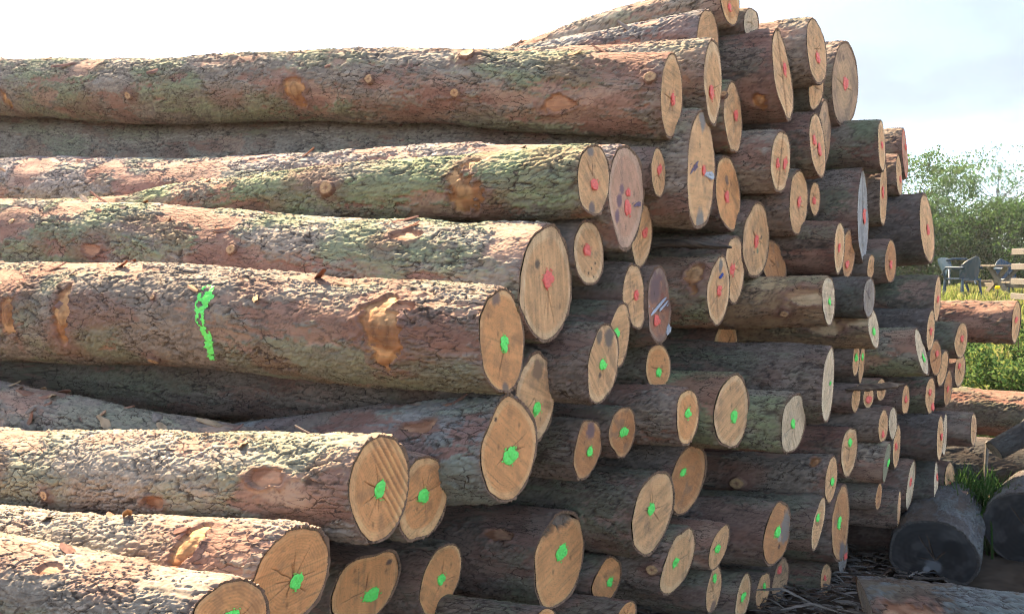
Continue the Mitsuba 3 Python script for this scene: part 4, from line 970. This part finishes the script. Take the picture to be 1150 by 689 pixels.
HEDGE = [(12.0, 25.0, 3.6, 2.75, 'dark green hedge shrub at the left of the hedge, behind the blue chairs'), (14.4, 24.6, 3.7, 2.8, 'dark green hedge shrub in the middle of the hedge, behind the picnic table'),
         (17.2, 25.4, 3.6, 3.1, 'tallest dense green hedge shrub at the right picture edge'), (9.4, 26.0, 3.4, 2.6, 'hedge shrub mostly hidden by the log stack'), (20.2, 25.5, 3.8, 3.2, 'hedge shrub beyond the right picture edge')]
for i, (x, y, w, h, text) in enumerate(HEDGE):
    woody('hedge_shrub', x, y, w, h, 24000, .10, DARKLEAF + LIGHTLEAF[:3], 260, 400 + i, text, 'shrub', lift=-.05, hollow=.2, group='shrubs of the hedge')
woody('slender_tree', 12.6, 26.6, 3.4, 2.3, 5200, .10, LIGHTLEAF, 110, 431, 'sparse light green tree above the left of the hedge, sky showing through', 'tree', lift=2.0, hollow=.25, twig=.006)
woody('slender_tree', 15.4, 27.2, 3.8, 2.2, 3000, .09, LIGHTLEAF, 100, 432, 'thin twiggy tree above the hedge nearer the right picture edge, thinly leaved', 'tree', lift=2.3, hollow=.25, twig=.006)
woody('bramble_bush', 5.15, 8.7, 1.5, 1.15, 9000, .055, LIGHTLEAF + [(.20, .24, .07)], 90, 441, 'sunlit bramble bush beside the right end of the stack, under the rightmost long log', 'bush', lift=-.05, hollow=.1, twig=.005)
woody('bramble_bush', 6.5, 8.9, 1.6, 1.1, 6000, .055, LIGHTLEAF, 80, 442, 'bramble bush at the right picture edge, beside the first sunlit bramble', 'bush', lift=-.05, hollow=.1, twig=.005)


def grass(n, xf, yf, lr, seed, cols):
    g = np.random.default_rng(seed)
    x, y = xf(g, n), yf(g, n)
    z = ground_z(x, y) - .02
    L = g.uniform(*lr, n)
    an, lean = g.uniform(0, 6.28, n), g.uniform(.1, .7, n)
    wd = g.uniform(.004, .009, n) * (1 + y / 12)
    b = np.stack([x, y, z], 1)
    s = np.stack([np.cos(an + 1.6), np.sin(an + 1.6), 0 * an], 1) * wd[:, None]
    l1 = np.stack([np.cos(an) * lean * .35, np.sin(an) * lean * .35, .62 + 0 * an], 1) * L[:, None]
    l2 = np.stack([np.cos(an) * lean, np.sin(an) * lean, 1 - .35 * lean], 1) * L[:, None]
    V = np.stack([b - s, b + s, b + l1 - s * .7, b + l1 + s * .7, b + l2], 1).reshape(-1, 3)
    o = np.arange(n)[:, None] * 5
    F = np.vstack([o + [0, 1, 3], o + [0, 3, 2], o + [2, 3, 4]])
    c = np.array(cols)[g.integers(len(cols), size=n)] * g.uniform(.7, 1.3, (n, 1))
    return trimesh.Trimesh(V, F, process=False), np.repeat(c, 5, 0)


FIELD = [(.20, .24, .06), (.26, .27, .09), (.16, .21, .05), (.34, .32, .14)]
m, c = grass(45000, lambda g, n: g.uniform(4.5, 17, n), lambda g, n: 8.5 + 15 * g.random(n) ** 1.1, (.12, .38), 61, FIELD)
put('field_grass', m, 'm_leaf', False, c)
tag('field_grass', 'tall sunlit yellow-green grass round the picnic table', 'grass', kind='stuff')
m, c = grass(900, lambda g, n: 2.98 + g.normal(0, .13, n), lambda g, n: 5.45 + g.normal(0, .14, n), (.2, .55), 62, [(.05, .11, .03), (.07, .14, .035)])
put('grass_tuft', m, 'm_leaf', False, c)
tag('grass_tuft', 'green grass tuft in the shade between the stack and the blackened logs', 'grass', kind='stuff')

# ------------------------------------------------------------------ garden furniture on the field
def woodcol(base, dark):
    def fn(p, n, uv):
        g = mikit.fbm(p.x * 6, p.y * 60, p.z * 60, 3)
        return mikit.mix(dark, base, g)
    return {'type': 'principled', 'base_color': mikit.proc(fn), 'roughness': .8}


scene['m_table_wood'] = woodcol([.24, .205, .165], [.11, .09, .07])
scene['m_post_wood'] = woodcol([.25, .225, .20], [.12, .105, .095])
scene['m_chair'] = {'type': 'twosided', 'bsdf': {'type': 'principled', 'base_color': {'type': 'rgb', 'value': [.012, .038, .075]}, 'roughness': .45}}
scene['m_flower'] = {'type': 'twosided', 'bsdf': {'type': 'diffuse', 'reflectance': {'type': 'rgb', 'value': [.85, .62, .02]}}}


def M4(loc, rz=0, rx=0, ry=0):
    E = trimesh.transformations.euler_matrix(math.radians(rx), math.radians(ry), math.radians(rz))
    E[:3, 3] = loc
    return E


def board(lx, ly, lz, X, ch=.006):
    """A board with chamfered long edges."""
    import manifold3d as m3
    b = m3.Manifold.hull_points([[sx * (lx / 2 - (ch if a != 0 else 0)), sy * (ly / 2 - (ch if a != 1 else 0)), sz * (lz / 2 - (ch if a != 2 else 0))]
                                 for sx in (-1, 1) for sy in (-1, 1) for sz in (-1, 1) for a in (0, 1, 2)])
    mm = b.to_mesh()
    t = trimesh.Trimesh(mm.vert_properties[:, :3], mm.tri_verts, process=False)
    return t.apply_transform(X)


def beam(p, q, w, d):
    p, q = np.array(p, float), np.array(q, float)
    z = unit(q - p)
    x = unit(np.cross([0, 1, 0], z))
    X = np.eye(4)
    X[:3, :3] = np.stack([x, np.cross(z, x), z], 1)
    X[:3, 3] = (p + q) / 2
    return board(w, d, np.linalg.norm(q - p), X)


tz = float(ground_z(np.array(10.2), np.array(17.6)))
t = key_for('picnic_table')
tag(t, 'weathered wooden picnic table with crossed legs standing in the sunlit grass', 'picnic table')
B = M4((10.55, 17.6, tz), 4)
for j in range(5):
    put(key_for(t + '__tabletop_plank'), board(1.7, .135, .04, B @ M4((0, (j - 2) * .145, .76))), 'm_table_wood', False)
for s in (-1, 1):
    for j in range(2):
        put(key_for(t + '__bench_plank'), board(1.7, .13, .04, B @ M4((0, s * (.62 + .14 * j), .43))), 'm_table_wood', False)
for sx in (-.55, .55):
    for s in (-1, 1):
        put(key_for(t + '__leg'), beam((sx + .03 * s, s * .62, 0), (sx + .03 * s, -s * .24, .735), .05, .10).apply_transform(B), 'm_table_wood', False)
    put(key_for(t + '__bench_support'), board(.05, 1.5, .09, B @ M4((sx + .085, 0, .362))), 'm_table_wood', False)
    put(key_for(t + '__brace'), beam((sx * .9, 0, .34), (sx * .15, 0, .735), .07, .045).apply_transform(B), 'm_table_wood', False)


def chair(X, text):
    key = key_for('garden_chair')
    tag(key, text, 'chair', 'blue garden chairs by the picnic table')
    # shell back: a curved sheet with a rounded top
    rows = []
    n, mrow = 15, 9
    for i in range(mrow):
        f = i / (mrow - 1)
        half = .255 * (1 - max(0, (f - .45) / .55) ** 2.4 * .92) if f > .45 else .235 + .02 * f / .45
        for j in range(n):
            s = j / (n - 1) * 2 - 1
            rows.append((s * half, .22 + .10 * f - .10 * (s * half / .25) ** 2, .43 + .46 * f))
    V = np.array(rows)
    V2 = np.vstack([V, V + [0, .016, 0]])
    F = tri(grid_faces(mrow, n, wrap=False))
    rim = list(range(n)) + [i * n + n - 1 for i in range(1, mrow)] + list(range(mrow * n - 2, (mrow - 1) * n - 1, -1)) + [i * n for i in range(mrow - 2, 0, -1)]
    side = [[rim[i], rim[(i + 1) % len(rim)], rim[(i + 1) % len(rim)] + mrow * n, rim[i] + mrow * n] for i in range(len(rim))]
    back = trimesh.Trimesh(V2, np.vstack([F[:, ::-1], F + mrow * n, tri(np.array(side))]), process=False)
    put(key + '__backrest', back.apply_transform(X), 'm_chair', 40)
    import manifold3d as m3
    seat = m3.Manifold.hull_points([[sx * (.25 - .03 * c), sy * .23 + .0, .43 + z] for sx in (-1, 1) for sy in (-1, 1) for c, z in ((0, 0), (1, .025), (1, -.02))])
    mm = seat.to_mesh()
    put(key + '__seat', trimesh.Trimesh(mm.vert_properties[:, :3], mm.tri_verts, process=False).apply_transform(X), 'm_chair', False)
    for sx in (-1, 1):
        for sy in (-1, 1):
            put(key_for(key + '__leg'), tube([(sx * .22, sy * .20, .43), (sx * .25, sy * .23 + .02 * sy, 0)], .026, .020, 8).apply_transform(X), 'm_chair', True)
        put(key_for(key + '__armrest'), tube([(sx * .24, .24, .66), (sx * .275, .10, .665), (sx * .275, -.14, .66), (sx * .265, -.21, .60), (sx * .235, -.20, .43)], .024, .022, 8).apply_transform(X), 'm_chair', True)


gz = lambda x, y: float(ground_z(np.array(x), np.array(y)))
chair(M4((8.98, 17.0, gz(8.98, 17.0) + .06), 200), 'dark blue garden chair with a round back, standing left of the picnic table')
chair(M4((9.42, 17.9, gz(9.42, 17.9) + .22), 75, 0, 40), 'dark blue garden chair tipped up against the left end of the picnic table')
chair(M4((10.98, 18.75, gz(11, 18.75) + .03), 10), 'blue garden chair behind the picnic table, mostly hidden by it and the slatted crate')

# slatted timber frame at the right edge
key = key_for('slatted_crate')
tag(key, 'large weathered slatted wooden crate cut by the right edge of the picture', 'crate')
fx, fy = 8.84, 13.6
fz = gz(fx, fy)
for (dx, dy) in ((0, 0), (1.3, .1), (.1, 1.2), (1.4, 1.3)):
    put(key_for(key + '__post'), board(.11, .11, 1.35, M4((fx + dx + .12, fy + dy, fz + .62))), 'm_post_wood', False)
for j, z in enumerate((.36, .62, .88, 1.14)):
    put(key_for(key + '__rail'), board(1.75, .06, .11, M4((fx + .78, fy - .09 + .012 * j, fz + z), 4)), 'm_post_wood', False)
    put(key_for(key + '__rail'), board(.06, 1.5, .11, M4((fx + .03, fy + .68, fz + z + .02), 4)), 'm_post_wood', False)

# yellow flower head
g = np.random.default_rng(8)
key = key_for('yellow_flower')
tag(key, 'bright yellow flower standing in the grass in front of the picnic table legs', 'flower')
fp = np.array([8.75, 15.4, gz(8.75, 15.4)])
put(key + '__stem', tube([fp, fp + [.02, 0, .2], fp + [.03, 0, .36]], .008, .006, 5), 'm_twig', True)
head = trimesh.creation.icosphere(3, .042)
hv = np.array(head.vertices)
head.vertices = hv * (1 + .5 * (meshkit.noise(hv * 60, 3)[:, None] - .5)) * [1, 1, .8] + fp + [.03, 0, .38]
put(key + '__flower_head', head, 'm_flower', True)
# stake in the shade
key = key_for('wooden_stake')
put(key, board(.022, .024, .54, M4((3.28, 5.85, .28), 12, 3)), 'm_post_wood', False)
tag(key, 'thin wooden stake standing upright in the shade beneath the long level log', 'stake')
